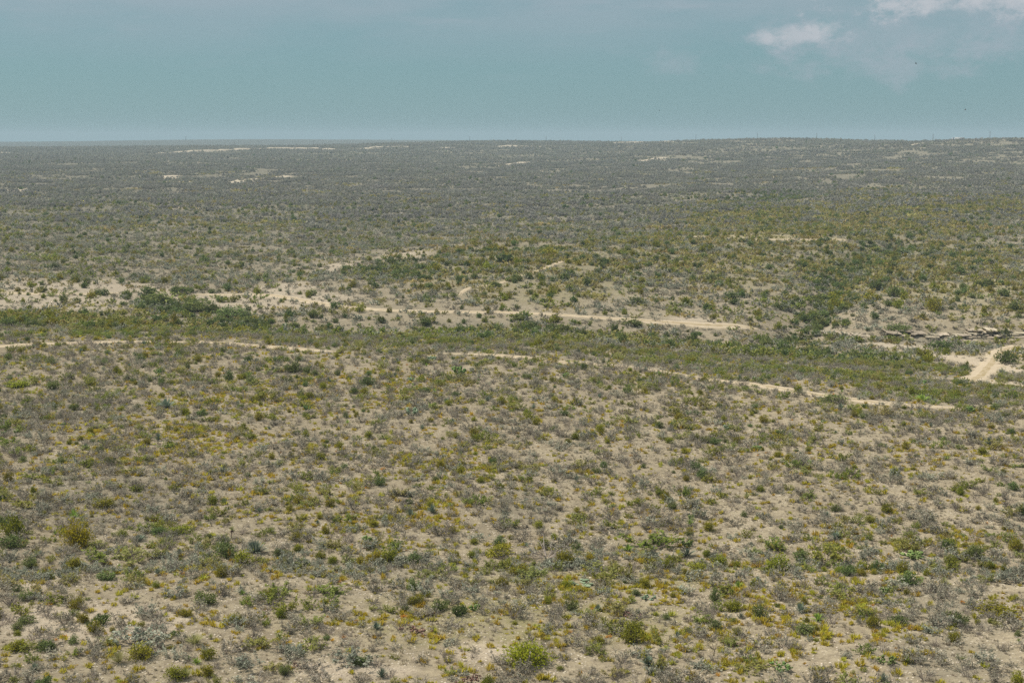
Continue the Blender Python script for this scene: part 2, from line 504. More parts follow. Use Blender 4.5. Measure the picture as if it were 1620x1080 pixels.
def road_mat(name, a, b):
    m, N, L = new_mat(name)
    out = N.new('ShaderNodeOutputMaterial')
    geo = N.new('ShaderNodeNewGeometry')
    n1 = N.new('ShaderNodeTexNoise'); n1.inputs['Scale'].default_value = .6; n1.inputs['Detail'].default_value = 6; n1.inputs['Roughness'].default_value = .7
    L.new(geo.outputs['Position'], n1.inputs['Vector'])
    cr = N.new('ShaderNodeMapRange'); L.new(n1.outputs[0], cr.inputs[0]); cr.inputs[1].default_value = .35; cr.inputs[2].default_value = .65
    t = N.new('ShaderNodeAttribute'); t.attribute_name = 'tint'
    x = N.new('ShaderNodeMix'); x.data_type = 'RGBA'
    L.new(cr.outputs[0], x.inputs[0]); x.inputs[6].default_value = (*a, 1); x.inputs[7].default_value = (*b, 1)
    y = N.new('ShaderNodeMix'); y.data_type = 'RGBA'
    L.new(t.outputs['Fac'], y.inputs[0]); L.new(x.outputs[2], y.inputs[6]); y.inputs[7].default_value = (.30, .235, .13, 1)
    d = N.new('ShaderNodeBsdfDiffuse'); L.new(y.outputs[2], d.inputs[0])
    L.new(d.outputs[0], out.inputs[0])
    return m


def plain_mat(name, c, rough=.7, metal=0.0):
    m, N, L = new_mat(name)
    out = N.new('ShaderNodeOutputMaterial')
    b = N.new('ShaderNodeBsdfPrincipled')
    geo = N.new('ShaderNodeNewGeometry')
    n = N.new('ShaderNodeTexNoise'); n.inputs['Scale'].default_value = 3.0
    L.new(geo.outputs['Position'], n.inputs['Vector'])
    x = N.new('ShaderNodeMix'); x.data_type = 'RGBA'
    L.new(n.outputs[0], x.inputs[0]); x.inputs[6].default_value = (*[v * .8 for v in c], 1); x.inputs[7].default_value = (*[min(1, v * 1.15) for v in c], 1)
    L.new(x.outputs[2], b.inputs['Base Color'])
    b.inputs['Roughness'].default_value = rough; b.inputs['Metallic'].default_value = metal
    L.new(b.outputs[0], out.inputs[0])
    return m


M['ground'] = ground_mat()
M['road'] = road_mat('packed_dirt', (.375, .305, .21), (.475, .395, .28))
M['caliche'] = road_mat('white_caliche', (.38, .325, .245), (.46, .40, .305))
M['wood'] = plain_mat('weathered_wood', (.10, .085, .07))
M['white'] = plain_mat('white_sheet_metal', (.5, .5, .48), .6)
M['dark'] = plain_mat('dark_opening', (.05, .05, .055), .4)
M['steel'] = plain_mat('galvanised_steel', (.3, .3, .31), .5, .6)
M['feather'] = plain_mat('dark_feathers', (.03, .026, .024))


# ------------------------------------------------------------------ mesh builder
class MB:
    def __init__(s):
        s.v, s.f, s.t, s.m, s.n = [], [], [], [], 0

    def add(s, verts, faces, tint=0.5, mat=0):
        verts = np.asarray(verts, float).reshape(-1, 3)
        s.v.append(verts)
        for i, f in enumerate(faces):
            s.f.append([q + s.n for q in f])
            s.t.append(float(tint[i]) if np.ndim(tint) else float(tint)); s.m.append(mat)
        s.n += len(verts)

    def merge(s, o, mat_off):
        base = s.n
        s.v += o.v; s.n += o.n
        s.f += [[q + base for q in f] for f in o.f]
        s.t += o.t; s.m += [q + mat_off for q in o.m]

    def mesh(s, name, mats, smooth=False):
        me = bpy.data.meshes.new(name)
        V = np.concatenate(s.v) if s.v else np.zeros((0, 3))
        me.vertices.add(len(V)); me.vertices.foreach_set('co', V.ravel())
        lt = np.array([len(f) for f in s.f], np.int32)
        ls = np.concatenate([[0], np.cumsum(lt)[:-1]]).astype(np.int32)
        vi = np.concatenate([np.asarray(f) for f in s.f]).astype(np.int32)
        me.loops.add(len(vi)); me.loops.foreach_set('vertex_index', vi)
        me.polygons.add(len(lt)); me.polygons.foreach_set('loop_start', ls)
        for mt in mats: me.materials.append(mt)
        me.polygons.foreach_set('material_index', np.array(s.m, np.int32))
        if smooth: me.polygons.foreach_set('use_smooth', np.ones(len(lt), bool))
        a = me.attributes.new('tint', 'FLOAT', 'FACE'); a.data.foreach_set('value', np.array(s.t, np.float32))
        me.update(calc_edges=True); me.validate()
        return me


def unit(v):
    return v / (np.linalg.norm(v) + 1e-9)


def ribbon(mb, pts, w0, w1, r, tint, mat=0, tri=True):
    """a thin stem: three-sided, tapering"""
    pts = [np.asarray(p, float) for p in pts]
    n = len(pts); vs = []
    d = unit(pts[-1] - pts[0])
    a = unit(np.cross(d, r.normal(size=3))); b = np.cross(d, a)
    for i, p in enumerate(pts):
        w = w0 + (w1 - w0) * i / (n - 1)
        for q in range(3):
            an = q * 2.0944
            vs.append(p + w * (a * math.cos(an) + b * math.sin(an)))
    fs = []
    for i in range(n - 1):
        for q in range(3):
            q2 = (q + 1) % 3
            fs.append([i * 3 + q, i * 3 + q2, i * 3 + 3 + q2, i * 3 + 3 + q])
    mb.add(vs, fs, tint, mat)


def leaves(mb, P, L, Wd, r, tints, up=0.5, D=None, mat=0):
    """one leaf-sized diamond at each point; D = preferred leaf direction"""
    n = len(P)
    P = np.asarray(P)
    d = r.normal(size=(n, 3))
    if D is not None: d = d * .6 + D * 1.2
    d /= np.linalg.norm(d, axis=1, keepdims=True) + 1e-9
    nn = r.normal(size=(n, 3)) + np.array([0, 0, up * 2])
    s = np.cross(d, nn); s /= np.linalg.norm(s, axis=1, keepdims=True) + 1e-9
    l = L * r.uniform(.6, 1.4, (n, 1)); w = Wd * r.uniform(.6, 1.4, (n, 1))
    V = np.stack([P - d * l * .5, P + s * w * .5, P + d * l * .5, P - s * w * .5], 1).reshape(-1, 3)
    base = mb.n
    mb.v.append(V); mb.n += 4 * n
    for i in range(n):
        q = base + 4 * i
        mb.f.append([q, q + 1, q + 2, q + 3])
    mb.t += list(np.asarray(tints, float)); mb.m += [mat] * n


def make_shrub(seed, nstem, nfork, nleaf, lsize, spread, dome=.5, stemw=.012, droop=0.0, leafy=1.0):
    """unit shrub about 1 m wide and 0.8 m tall -> (branches MB, foliage MB)"""
    r = np.random.default_rng(seed)
    B, Fo = MB(), MB()
    tips, dirs = [], []
    lob = r.uniform(.65, 1.15, 7)
    for i in range(nstem):
        az = r.uniform(0, 2 * math.pi)
        ls = lob[int(az / 2 / math.pi * 7) % 7]
        tilt = spread * math.sqrt(r.uniform(0.02, 1))
        ln = ls * r.uniform(.65, 1.05) * (.5 * math.sin(tilt) + .8 * math.cos(tilt) * .95)
        d = np.array([math.cos(az) * math.sin(tilt), math.sin(az) * math.sin(tilt), math.cos(tilt)])
        p0 = np.array([math.cos(az), math.sin(az), 0]) * r.uniform(0, .07) + np.array([0, 0, -.05])
        mid = p0 + d * ln * .5 + r.normal(size=3) * .05
        end = p0 + d * ln + np.array([0, 0, -droop * math.sin(tilt)]) + r.normal(size=3) * .05
        end[2] = max(end[2], .06)
        ribbon(B, [p0, mid, end], stemw, stemw * .45, r, r.uniform(0, .6))
        for q in range(nfork):
            t = r.uniform(.35, 1)
            b0 = p0 + (mid - p0) * t * 2 if t < .5 else mid + (end - mid) * (t - .5) * 2
            dd = unit(d + r.normal(size=3) * .75)
            e = b0 + dd * r.uniform(.12, .3)
            e[2] = max(e[2], .04)
            ribbon(B, [b0, e], stemw * .55, stemw * .2, r, r.uniform(.2, 1))
            tips.append((b0, e))
        tips.append((mid, end))
    if nleaf:
        idx = r.integers(0, len(tips), nleaf)
        A = np.array([tips[q][0] for q in idx]); E = np.array([tips[q][1] for q in idx])
        t = r.uniform(.25, 1.08, (nleaf, 1))
        P = A + (E - A) * t + r.normal(size=(nleaf, 3)) * .035
        P[:, 2] = np.maximum(P[:, 2], .03)
        leaves(Fo, P, lsize, lsize * .6, r, np.clip(r.normal(.5, .28, nleaf), 0, 1), 1.0)
    return B, Fo


def make_dense(seed, nclump, nper, lsize, ww=.5, hh=.75, upright=.7):
    """full leafy bush: sprays of leaves around an uneven dome, stems within"""
    r = np.random.default_rng(seed)
    B, Fo = MB(), MB()
    lob = r.uniform(.55, 1.2, 9)
    for i in range(nclump):
        az = r.uniform(0, 2 * math.pi); el = math.acos(r.uniform(0.0, 1)) 
        ls = lob[int(az / 2 / math.pi * 9) % 9] * r.uniform(.72, 1.08)
        c = np.array([math.cos(az) * math.sin(el) * ww * ls, math.sin(az) * math.sin(el) * ww * ls, .12 + math.cos(el) * (hh - .12) * ls])
        if i % 4 == 0: c *= r.uniform(.4, .8)
        c[2] = max(c[2], .07)
        p0 = np.array([c[0] * .15, c[1] * .15, -.05])
        ribbon(B, [p0, p0 + (c - p0) * .5 + np.array([0, 0, .03]), c], .016, .005, r, r.uniform(.2, 1))
        d = unit(unit(c) * (1 - upright) + np.array([0, 0, upright]))
        sp = r.uniform(.06, .12)
        P = c + r.normal(size=(nper, 3)) * sp + np.outer(r.uniform(-.08, .12, nper), d)
        P[:, 2] = np.maximum(P[:, 2], .02)
        t0 = r.uniform(.25, .75)
        leaves(Fo, P, lsize, lsize * .55, r, np.clip(r.normal(t0, .2, nper), 0, 1), .9, np.tile(d, (nper, 1)) * .7)
    return B, Fo


def blades(mb, n, r, lmin, lmax, w, tilt0, tilt1, z0=0.0, arch=.0, c=(0, 0), mat=0, rad=.04):
    for i in range(n):
        az = r.uniform(0, 2 * math.pi); ti = r.uniform(tilt0, tilt1); ln = r.uniform(lmin, lmax)
        o = np.array([math.cos(az), math.sin(az), 0])
        d = o * math.sin(ti) + np.array([0, 0, math.cos(ti)])
        s = np.array([-math.sin(az), math.cos(az), 0])
        p0 = np.array([c[0], c[1], z0]) + o * rad
        p1 = p0 + d * ln * .55; p2 = p0 + d * ln + np.array([0, 0, -arch * ln * math.sin(ti)])
        p2[2] = max(p2[2], .01)
        t = r.uniform(0, 1)
        mb.add([p0 - s * w * .7, p0 + s * w * .7, p1 + s * w, p1 - s * w, p2], [[0, 1, 2, 3], [3, 2, 4]], t, mat)


def make_tuft(seed, n=34):
    """clump of several stiff tufts, unit 1 m wide"""
    r = np.random.default_rng(seed)
    mb = MB()
    k_ = r.integers(2, 5)
    for q in range(k_):
        c = (0, 0) if k_ == 1 else (r.uniform(-.3, .3), r.uniform(-.3, .3))
        blades(mb, n // k_ + 3, r, .35, .75, .042, .05, 1.0, 0, .25, c, rad=.06)
    return mb


def make_rosette(seed, n=90, ln=.62, w=.02, t0=.05, t1=1.45, z0=.05, arch=.1):
    r = np.random.default_rng(seed); mb = MB()
    blades(mb, n, r, ln * .75, ln, w, t0, t1, z0, arch, rad=.04)
    return mb


def add_pad(mb, c, d, nrm, a, b, th, r, tint):
    """one cactus pad: a thick oval disc standing on its lower edge"""
    s = unit(np.cross(d, nrm)); nrm = unit(np.cross(s, d))
    vs, K = [], 8
    for i in range(K):
        an = 2 * math.pi * i / K
        vs.append(c + d * (b - b * math.cos(an)) + s * a * math.sin(an))
    vs += [c + d * b + nrm * th, c + d * b - nrm * th]
    fs = [[i, (i + 1) % K, K] for i in range(K)] + [[(i + 1) % K, i, K + 1] for i in range(K)]
    mb.add(vs, fs, tint)
    return c + d * 2 * b, s


def make_pear(seed, nroot=11, lev=3):
    r = np.random.default_rng(seed); mb = MB()
    def grow(c, d, l):
        nrm = r.normal(size=3)
        b = r.uniform(.075, .11); a = b * r.uniform(.75, .95)
        top, s = add_pad(mb, c, d, nrm, a, b, .022, r, r.uniform(0, 1))
        if l > 1:
            for q in range(r.integers(1, 3)):
                d2 = unit(d + s * r.uniform(-.9, .9) + r.normal(size=3) * .3 + np.array([0, 0, .25]))
                grow(top - d * .01, d2, l - 1)
    for i in range(nroot):
        az = r.uniform(0, 6.283); rr = r.uniform(.02, .22)
        c = np.array([math.cos(az) * rr, math.sin(az) * rr, -.02])
        grow(c, unit(np.array([math.cos(az) * .6, math.sin(az) * .6, .9]) + r.normal(size=3) * .25), lev)
    return mb


def make_cholla(seed):
    r = np.random.default_rng(seed); mb = MB()
    def grow(p, d, l, w):
        e = p + d * r.uniform(.10, .17)
        ribbon(mb, [p, (p + e) / 2 + r.normal(size=3) * .01, e], w, w * .8, r, r.uniform(0, 1))
        if l > 0:
            for q in range(r.integers(2, 4)):
                grow(e, unit(d + r.normal(size=3) * .65 + np.array([0, 0, .15])), l - 1, w * .85)
    for i in range(11):
        az = i * .571 + r.uniform(-.3, .3)
        grow(np.array([math.cos(az) * .06, math.sin(az) * .06, -.02]), unit(np.array([math.cos(az) * .8, math.sin(az) * .8, .9])), 3, .026)
    return mb


def make_stone(seed, flat=.5):
    r = np.random.default_rng(seed); mb = MB()
    K = 7; vs = []
    for z, s in ((0, 1.0), (flat * .55, 1.04), (flat, .78)):
        for i in range(K):
            an = 2 * math.pi * i / K
            q = s * r.uniform(.82, 1.12)
            vs.append([math.cos(an) * .5 * q, math.sin(an) * .5 * q, z + r.uniform(-.04, .04) * flat * 2])
    fs = [[l * K + i, l * K + (i + 1) % K, l * K + K + (i + 1) % K, l * K + K + i] for l in (0, 1) for i in range(K)]
    vs.append([0, 0, flat * 1.02]); fs += [[2 * K + i, 2 * K + (i + 1) % K, 3 * K] for i in range(K)]
    mb.add(vs, fs, r.uniform(0, 1, len(fs)))
    return mb


def make_slab(seed):
    """ragged ledge slab: unit long in x, unit deep, unit thick, with broken front edge"""
    r = np.random.default_rng(seed); mb = MB()
    n = 6
    fx = np.linspace(-.5, .5, n)
    fr = -.5 + r.uniform(-.12, .12, n)
    tp = 1 + r.uniform(-.1, .08, n)
    vs = []
    for i in range(n):
        x = fx[i] + (r.uniform(-.05, .05) if 0 < i < n - 1 else 0)
        vs += [[x, fr[i] + r.uniform(0, .12), 0], [x, fr[i] - r.uniform(0, .08), tp[i] * .55], [x, fr[i] + r.uniform(.02, .15), tp[i]], [x, .5, tp[i]], [x, .5, 0]]
    fs, ts = [], []
    for i in range(n - 1):
        a, b = i * 5, i * 5 + 5
        for q in range(4): fs.append([a + q, b + q, b + q + 1, a + q + 1]); ts.append(r.uniform(0, 1))
    fs += [[4, 3, 2, 1, 0], [(n - 1) * 5 + q for q in range(5)]]; ts += [.3, .6]
    mb.add(vs, fs, ts)
    return mb


# prototype meshes ------------------------------------------------------
PM = {}          # kind -> list of (branches mesh, foliage mesh)
PJ = {}          # kind -> list of joined meshes (scatter)


def reg(kind, parts, bm, fm, scatter=True):
    PM[kind], PJ[kind] = [], []
    for i, (B, Fo) in enumerate(parts):
        b = B.mesh(kind + '_branches', [bm]) if B is not None and B.f else None
        f = Fo.mesh(kind + '_foliage', [fm]) if Fo is not None and Fo.f else None
        PM[kind].append((b, f))
        J = MB()
        if b: J.merge(B, 0)
        if f: J.merge(Fo, 1)
        PJ[kind].append(J.mesh(kind, [bm, fm]))


reg('grey', [make_shrub(100 + i, 18, 4, 330, .098, 1.1, stemw=.013) for i in range(6)], M['twig'], M['greyleaf'])
reg('bare', [make_shrub(120 + i, 18, 6, 170, .055, 1.0, stemw=.013) for i in range(5)], M['twig'], M['greyleaf'])
reg('silver', [make_shrub(140 + i, 16, 4, 430, .105, 1.15, stemw=.012) for i in range(6)], M['twig'], M['silver'])
reg('green', [make_shrub(160 + i, 16, 4, 460, .112, 1.12, stemw=.012) for i in range(6)], M['bark'], M['green'])
reg('darkgreen', [make_dense(180 + i, 64, 13, .105, upright=.5) for i in range(5)], M['bark'], M['darkgreen'])
reg('olive', [make_dense(200 + i, 72, 13, .10) for i in range(6)], M['bark'], M['olive'])
reg('bright', [make_dense(220, 120, 18, .075)], M['bark'], M['bright'])
reg('mustard', [make_dense(222, 110, 17, .08, .5, 1.0)], M['bark'], M['mustard'])
reg('tuft', [(None, make_tuft(240 + i)) for i in range(6)], M['bark'], M['tuft'])
reg('straw', [(None, make_tuft(250 + i, 22)) for i in range(4)], M['bark'], M['straw'])
reg('orange', [(None, make_tuft(260 + i, 28)) for i in range(3)], M['bark'], M['orange'])
reg('sotol', [(None, make_rosette(270 + i, 110, .6, .012, .05, 1.3)) for i in range(3)], M['bark'], M['palegrass'])
reg('blue', [(None, make_rosette(280 + i, 70, .6, .028, .05, 1.4)) for i in range(3)], M['bark'], M['blue'])
reg('lime', [(None, make_rosette(290 + i, 46, .6, .03, .1, 1.35)) for i in range(3)], M['bark'], M['lime'])
reg('pear', [(None, make_pear(300 + i)) for i in range(4)], M['bark'], M['pad'])
reg('palepear', [(None, make_pear(310 + i, 14, 2)) for i in range(3)], M['bark'], M['padblue'])
reg('cholla', [(None, make_cholla(320 + i)) for i in range(2)], M['bark'], M['darkgreen'])
reg('stone', [(None, make_stone(330 + i, .35 + .1 * i)) for i in range(4)], M['bark'], M['stone'])


def litter_pile(seed):
    r = np.random.default_rng(seed); mb = MB()
    for i in range(40):
        p = np.array([r.normal() * .25, r.normal() * .22, r.uniform(0, .1)])
        add_pad(mb, p, unit(np.array([r.normal(), r.normal(), r.uniform(0, .5)])), r.normal(size=3), .06, .075, .014, r, r.uniform(0, 1))
    return mb


reg('litter', [(None, litter_pile(340 + i)) for i in range(2)], M['bark'], M['dead'])
# lighter versions for the middle distance, clumps for the far plain
reg('grey_mid', [make_shrub(400 + i, 10, 2, 120, .16, 1.1, stemw=.018) for i in range(5)], M['twig'], M['greyleaf'])
reg('silver_mid', [make_shrub(420 + i, 10, 2, 150, .17, 1.15, stemw=.016) for i in range(5)], M['twig'], M['silver'])
reg('green_mid', [make_shrub(440 + i, 10, 2, 190, .17, 1.12, stemw=.016) for i in range(5)], M['bark'], M['green'])
reg('olive_mid', [make_dense(460 + i, 46, 9, .17) for i in range(5)], M['bark'], M['olive'])
reg('dark_mid', [make_dense(470 + i, 46, 9, .17, upright=.4) for i in range(4)], M['bark'], M['darkgreen'])


def make_clump(seed, n, area, smin, smax, per, ls):
    r = np.random.default_rng(seed); mb = MB()
    for i in range(n):
        c = np.array([r.normal() * area * .4, r.normal() * area * .4, 0])
        s = r.uniform(smin, smax); h = s * r.uniform(.55, .85)
        el = np.arccos(r.uniform(0, 1, per)); az = r.uniform(0, 6.283, per)
        rad = r.uniform(.6, 1.05, per)
        P = np.stack([np.cos(az) * np.sin(el) * s * .5 * rad, np.sin(az) * np.sin(el) * s * .5 * rad, np.cos(el) * h * rad], 1) + c
        P[:, 2] += .05
        leaves(mb, P, s * ls, s * ls * .7, r, np.clip(r.normal(r.uniform(.2, .8), .18, per), 0, 1), .6)
    return mb


reg('clump', [(None, make_clump(500 + i, 9, 11, 1.2, 3.0, 34, .36)) for i in range(7)], M['bark'], M['farleaf'])
reg('hillclump', [(None, make_clump(520 + i, 16, 6, .45, 1.05, 12, .6)) for i in range(6)], M['bark'], M['hillleaf'])
reg('farclump', [(None, make_clump(540 + i, 12, 24, 2.0, 4.6, 22, .42)) for i in range(7)], M['bark'], M['farleaf'])

# ------------------------------------------------------------------ ground sheet
def ground():
    n, m_ = ZG.shape
    V = np.stack([XX, YY, ZG], -1).reshape(-1, 3)
    i = np.arange(n - 1)[:, None]; j = np.arange(m_ - 1)[None, :]
    a = (i * m_ + j).ravel()
    Fq = np.stack([a, a + 1, a + 1 + m_, a + m_], 1).astype(np.int32)
    me = bpy.data.meshes.new('ground')
    me.vertices.add(len(V)); me.vertices.foreach_set('co', V.ravel())
    me.loops.add(Fq.size); me.loops.foreach_set('vertex_index', Fq.ravel())
    me.polygons.add(len(Fq)); me.polygons.foreach_set('loop_start', np.arange(0, Fq.size, 4, dtype=np.int32))
    me.polygons.foreach_set('use_smooth', np.ones(len(Fq), bool))
    me.materials.append(M['ground'])
    x, y = XX.ravel(), YY.ravel()
    pale = msum(PALE, x, y)
    olive = msum(OLIVE, x, y)
    lit = sstep(220, 800, y) * .78 + .26
    lit = np.clip(lit + .5 * msum(GREEN, x, y) + .3 * msum(GREYZ, x, y), 0, 1) * (1 - .8 * pale)
    scrub = .9 * sstep(2700, 3600, y)
    for nm, val in (('pale', pale), ('olive', olive), ('litter', lit), ('scrub', scrub)):
        at_ = me.attributes.new(nm, 'FLOAT', 'POINT'); at_.data.foreach_set('value', val.astype(np.float32))
    me.update(calc_edges=True)
    o = bpy.data.objects.new('ground', me); COL.objects.link(o)
    tag(o, 'pale tan stony caliche soil under the scrub, running to the horizon', 'ground', kind='structure')


ground()

ROAD_LABEL = ['pale dirt track along the brow of the foreground slope, left half', 'stony dirt track slanting down right past the light green brush',
              'straight dirt road crossing the pale flat at the left edge', 'long pale dirt road curving through the valley below the olive hill',
              'dirt track crossing the wash at the right edge', 'wide bare dirt track climbing beside the dark bush at right edge',
              'faint footpath-like track climbing the olive hill', 'thin pale track along the upper olive slope on the right']
for ri, (nm, pts, w) in enumerate(ROADW):
    r = np.random.default_rng(900 + ri)
    n = len(pts); tg = np.gradient(pts, axis=0); tg /= np.linalg.norm(tg, axis=1, keepdims=True) + 1e-9
    nr = np.stack([-tg[:, 1], tg[:, 0]], 1)
    K = 9; mb = MB(); rows = []
    s = np.arange(n) * 1.2
    eL = w / 2 * (1.0 + .9 * (fbm(s / 4, s * 0, 50 + ri, 4, .65) - .5)); eR = w / 2 * (1.0 + .9 * (fbm(s / 4, s * 0 + 9, 60 + ri, 4, .65) - .5))
    tap = np.minimum(1, np.minimum(np.arange(n) / 6, (n - 1 - np.arange(n)) / 6) + .05)
    eL, eR = eL * tap, eR * tap
    VV = []
    for k_ in range(K):
        t = k_ / (K - 1)
        p = pts + nr * (eL * (1 - 2 * t) if t < .5 else -eR * (2 * t - 1))[:, None]
        lift = .05 + .00022 * np.maximum(0, p[:, 1] - 150)
        if k_ in (0, K - 1): lift = lift - .16
        lift = lift - (.035 if k_ in (2, 6) else 0)
        VV.append(np.column_stack([p, hgt(p[:, 0], p[:, 1]) + lift]))
    VV = np.stack(VV, 1).reshape(-1, 3)
    fs, ts = [], []
    for i in range(n - 1):
        for k_ in range(K - 1):
            fs.append([i * K + k_, (i + 1) * K + k_, (i + 1) * K + k_ + 1, i * K + k_ + 1])
            ts.append((.85 if k_ in (3, 4) else .0 if k_ not in (0, K - 2) else .35) * r.uniform(.3, 1.2))
    mb.add(VV, fs, ts)
    o = bpy.data.objects.new(nm, mb.mesh(nm, [M['road']], True)); COL.objects.link(o)
    tag(o, ROAD_LABEL[ri], 'dirt road', kind='structure')

# far caliche roads: low banks of white fill showing as pale streaks on the plain
BANKS = [([(-20, 243.5), (0, 243.5), (65, 243)], 2.2, 'thin white caliche streak at the far left edge below the horizon'),
         ([(245, 242.5), (300, 241.5), (350, 240), (440, 236.5), (530, 237)], 2.4, 'longest white caliche road on the far plain, upper left'),
         ([(572, 235.5), (620, 233.5), (660, 232.5)], 2.2, 'short white caliche streak just right of the longest far one'),
         ([(692, 234.5), (725, 234.5)], 1.6, 'shortest white caliche streak under the horizon at centre'),
         ([(775, 233), (820, 232), (872, 232)], 2.0, 'white caliche streak under the horizon between two utility poles'),
         ([(966, 227.5), (1010, 226.5), (1062, 226)], 1.8, 'white caliche streak closest under the skyline right of centre'),
         ([(5, 303), (60, 298)], 2.4, 'pale road segment on the left plain touching the left edge'),
         ([(130, 295), (200, 293), (260, 289), (322, 287)], 1.5, 'long thin pale road across the left plain'),
         ([(375, 290), (420, 284), (470, 277)], 1.9, 'pale road rising to the right on the left plain'),
         ([(262, 283), (265, 280), (263, 278)], 2.6, 'tiny pale hooked road bend on the left plain'),
         ([(792, 264), (830, 258), (860, 255)], 2.1, 'pale road rising to the right on the plain at centre'),
         ([(1022, 255), (1055, 249)], 1.7, 'short pale road rising to the right below the skyline, right of centre'),
         ([(1440, 229.5), (1462, 228.5)], 3.0, 'small white caliche pit below the skyline at right')]
for bi, (pxs, hb, lab) in enumerate(BANKS):
    pts = smooth_pts(poly(pxs), 14.0)
    n = len(pts); tg = np.gradient(pts, axis=0); tg /= np.linalg.norm(tg, axis=1, keepdims=True) + 1e-9
    nr = np.stack([-tg[:, 1], tg[:, 0]], 1)
    if nr[:, 1].mean() > 0: nr = -nr
    hb = hb * (1.9 if pxs[0][1] < 245 else .75)
    jit = np.clip(-.3 + 2.0 * fbm(np.arange(n) / 1.7, np.zeros(n) + bi, 70, 3), .3 if pxs[0][1] < 245 else .1, 1) * .8
    tap = np.minimum(1, np.minimum(np.arange(n), n - 1 - np.arange(n)) / 3 + .2)
    VV = []
    for off, hh in ((9, -.9), (3.5, .55), (-1, 1.0), (-9, 1.02), (-14, -.9)):
        p = pts + nr * off
        VV.append(np.column_stack([p, hgt(pts[:, 0], pts[:, 1]) + hh * hb * jit * tap]))
    VV = np.stack(VV, 1).reshape(-1, 3)
    mb = MB()
    mb.add(VV, [[i * 5 + q, i * 5 + 5 + q, i * 5 + 6 + q, i * 5 + 1 + q] for i in range(n - 1) for q in range(4)], .1)
    o = bpy.data.objects.new('caliche_road', mb.mesh('caliche_road', [M['caliche']])); COL.objects.link(o)
    tag(o, lab, 'dirt road', kind='structure')

# ------------------------------------------------------------------ placing single plants
def px_scale(y): return y / F


TAKEN = []       # (x, y, radius) of hand-placed things
NAME = {'grey': 'grey_shrub', 'bare': 'bare_shrub', 'silver': 'silver_shrub', 'green': 'green_shrub', 'darkgreen': 'dark_green_bush', 'olive': 'olive_bush',
        'bright': 'olive_bush', 'mustard': 'olive_bush', 'tuft': 'yellow_tuft', 'orange': 'orange_tuft', 'sotol': 'sotol', 'blue': 'blue_agave', 'lime': 'lime_agave',
        'pear': 'prickly_pear', 'palepear': 'prickly_pear', 'cholla': 'cholla', 'litter': 'dead_cactus_pile', 'dark_mid': 'dark_green_bush', 'olive_mid': 'olive_bush',
        'stone': 'loose_stone'}
CAT = {'grey': 'shrub', 'bare': 'shrub', 'silver': 'shrub', 'green': 'shrub', 'darkgreen': 'bush', 'olive': 'bush', 'bright': 'bush', 'mustard': 'bush', 'tuft': 'grass tuft',
       'orange': 'grass tuft', 'sotol': 'desert plant', 'blue': 'desert plant', 'lime': 'desert plant', 'pear': 'cactus', 'palepear': 'cactus', 'cholla': 'cactus',
       'litter': 'dead cactus', 'dark_mid': 'bush', 'olive_mid': 'bush', 'stone': 'stone'}


def plant(kind, x, y, sx, sz, rot, label, group=None, var=None, sy=None):
    vs = PM[kind]
    b, f = vs[(var if var is not None else random.randrange(len(vs))) % len(vs)]
    z = float(hgt(x, y)) - .02
    if b is None or f is None:
        o = bpy.data.objects.new(NAME[kind], b or f); COL.objects.link(o)
    else:
        o = bpy.data.objects.new(NAME[kind], None); COL.objects.link(o)
        o.empty_display_size = .3
        for nm, me in (('branches', b), ('foliage', f)):
            c = bpy.data.objects.new(nm, me); COL.objects.link(c); c.parent = o
    o.location = (x, y, z); o.rotation_euler = (0, 0, rot); o.scale = (sx, sy or sx, sz)
    tag(o, label, CAT[kind], group)
    return o


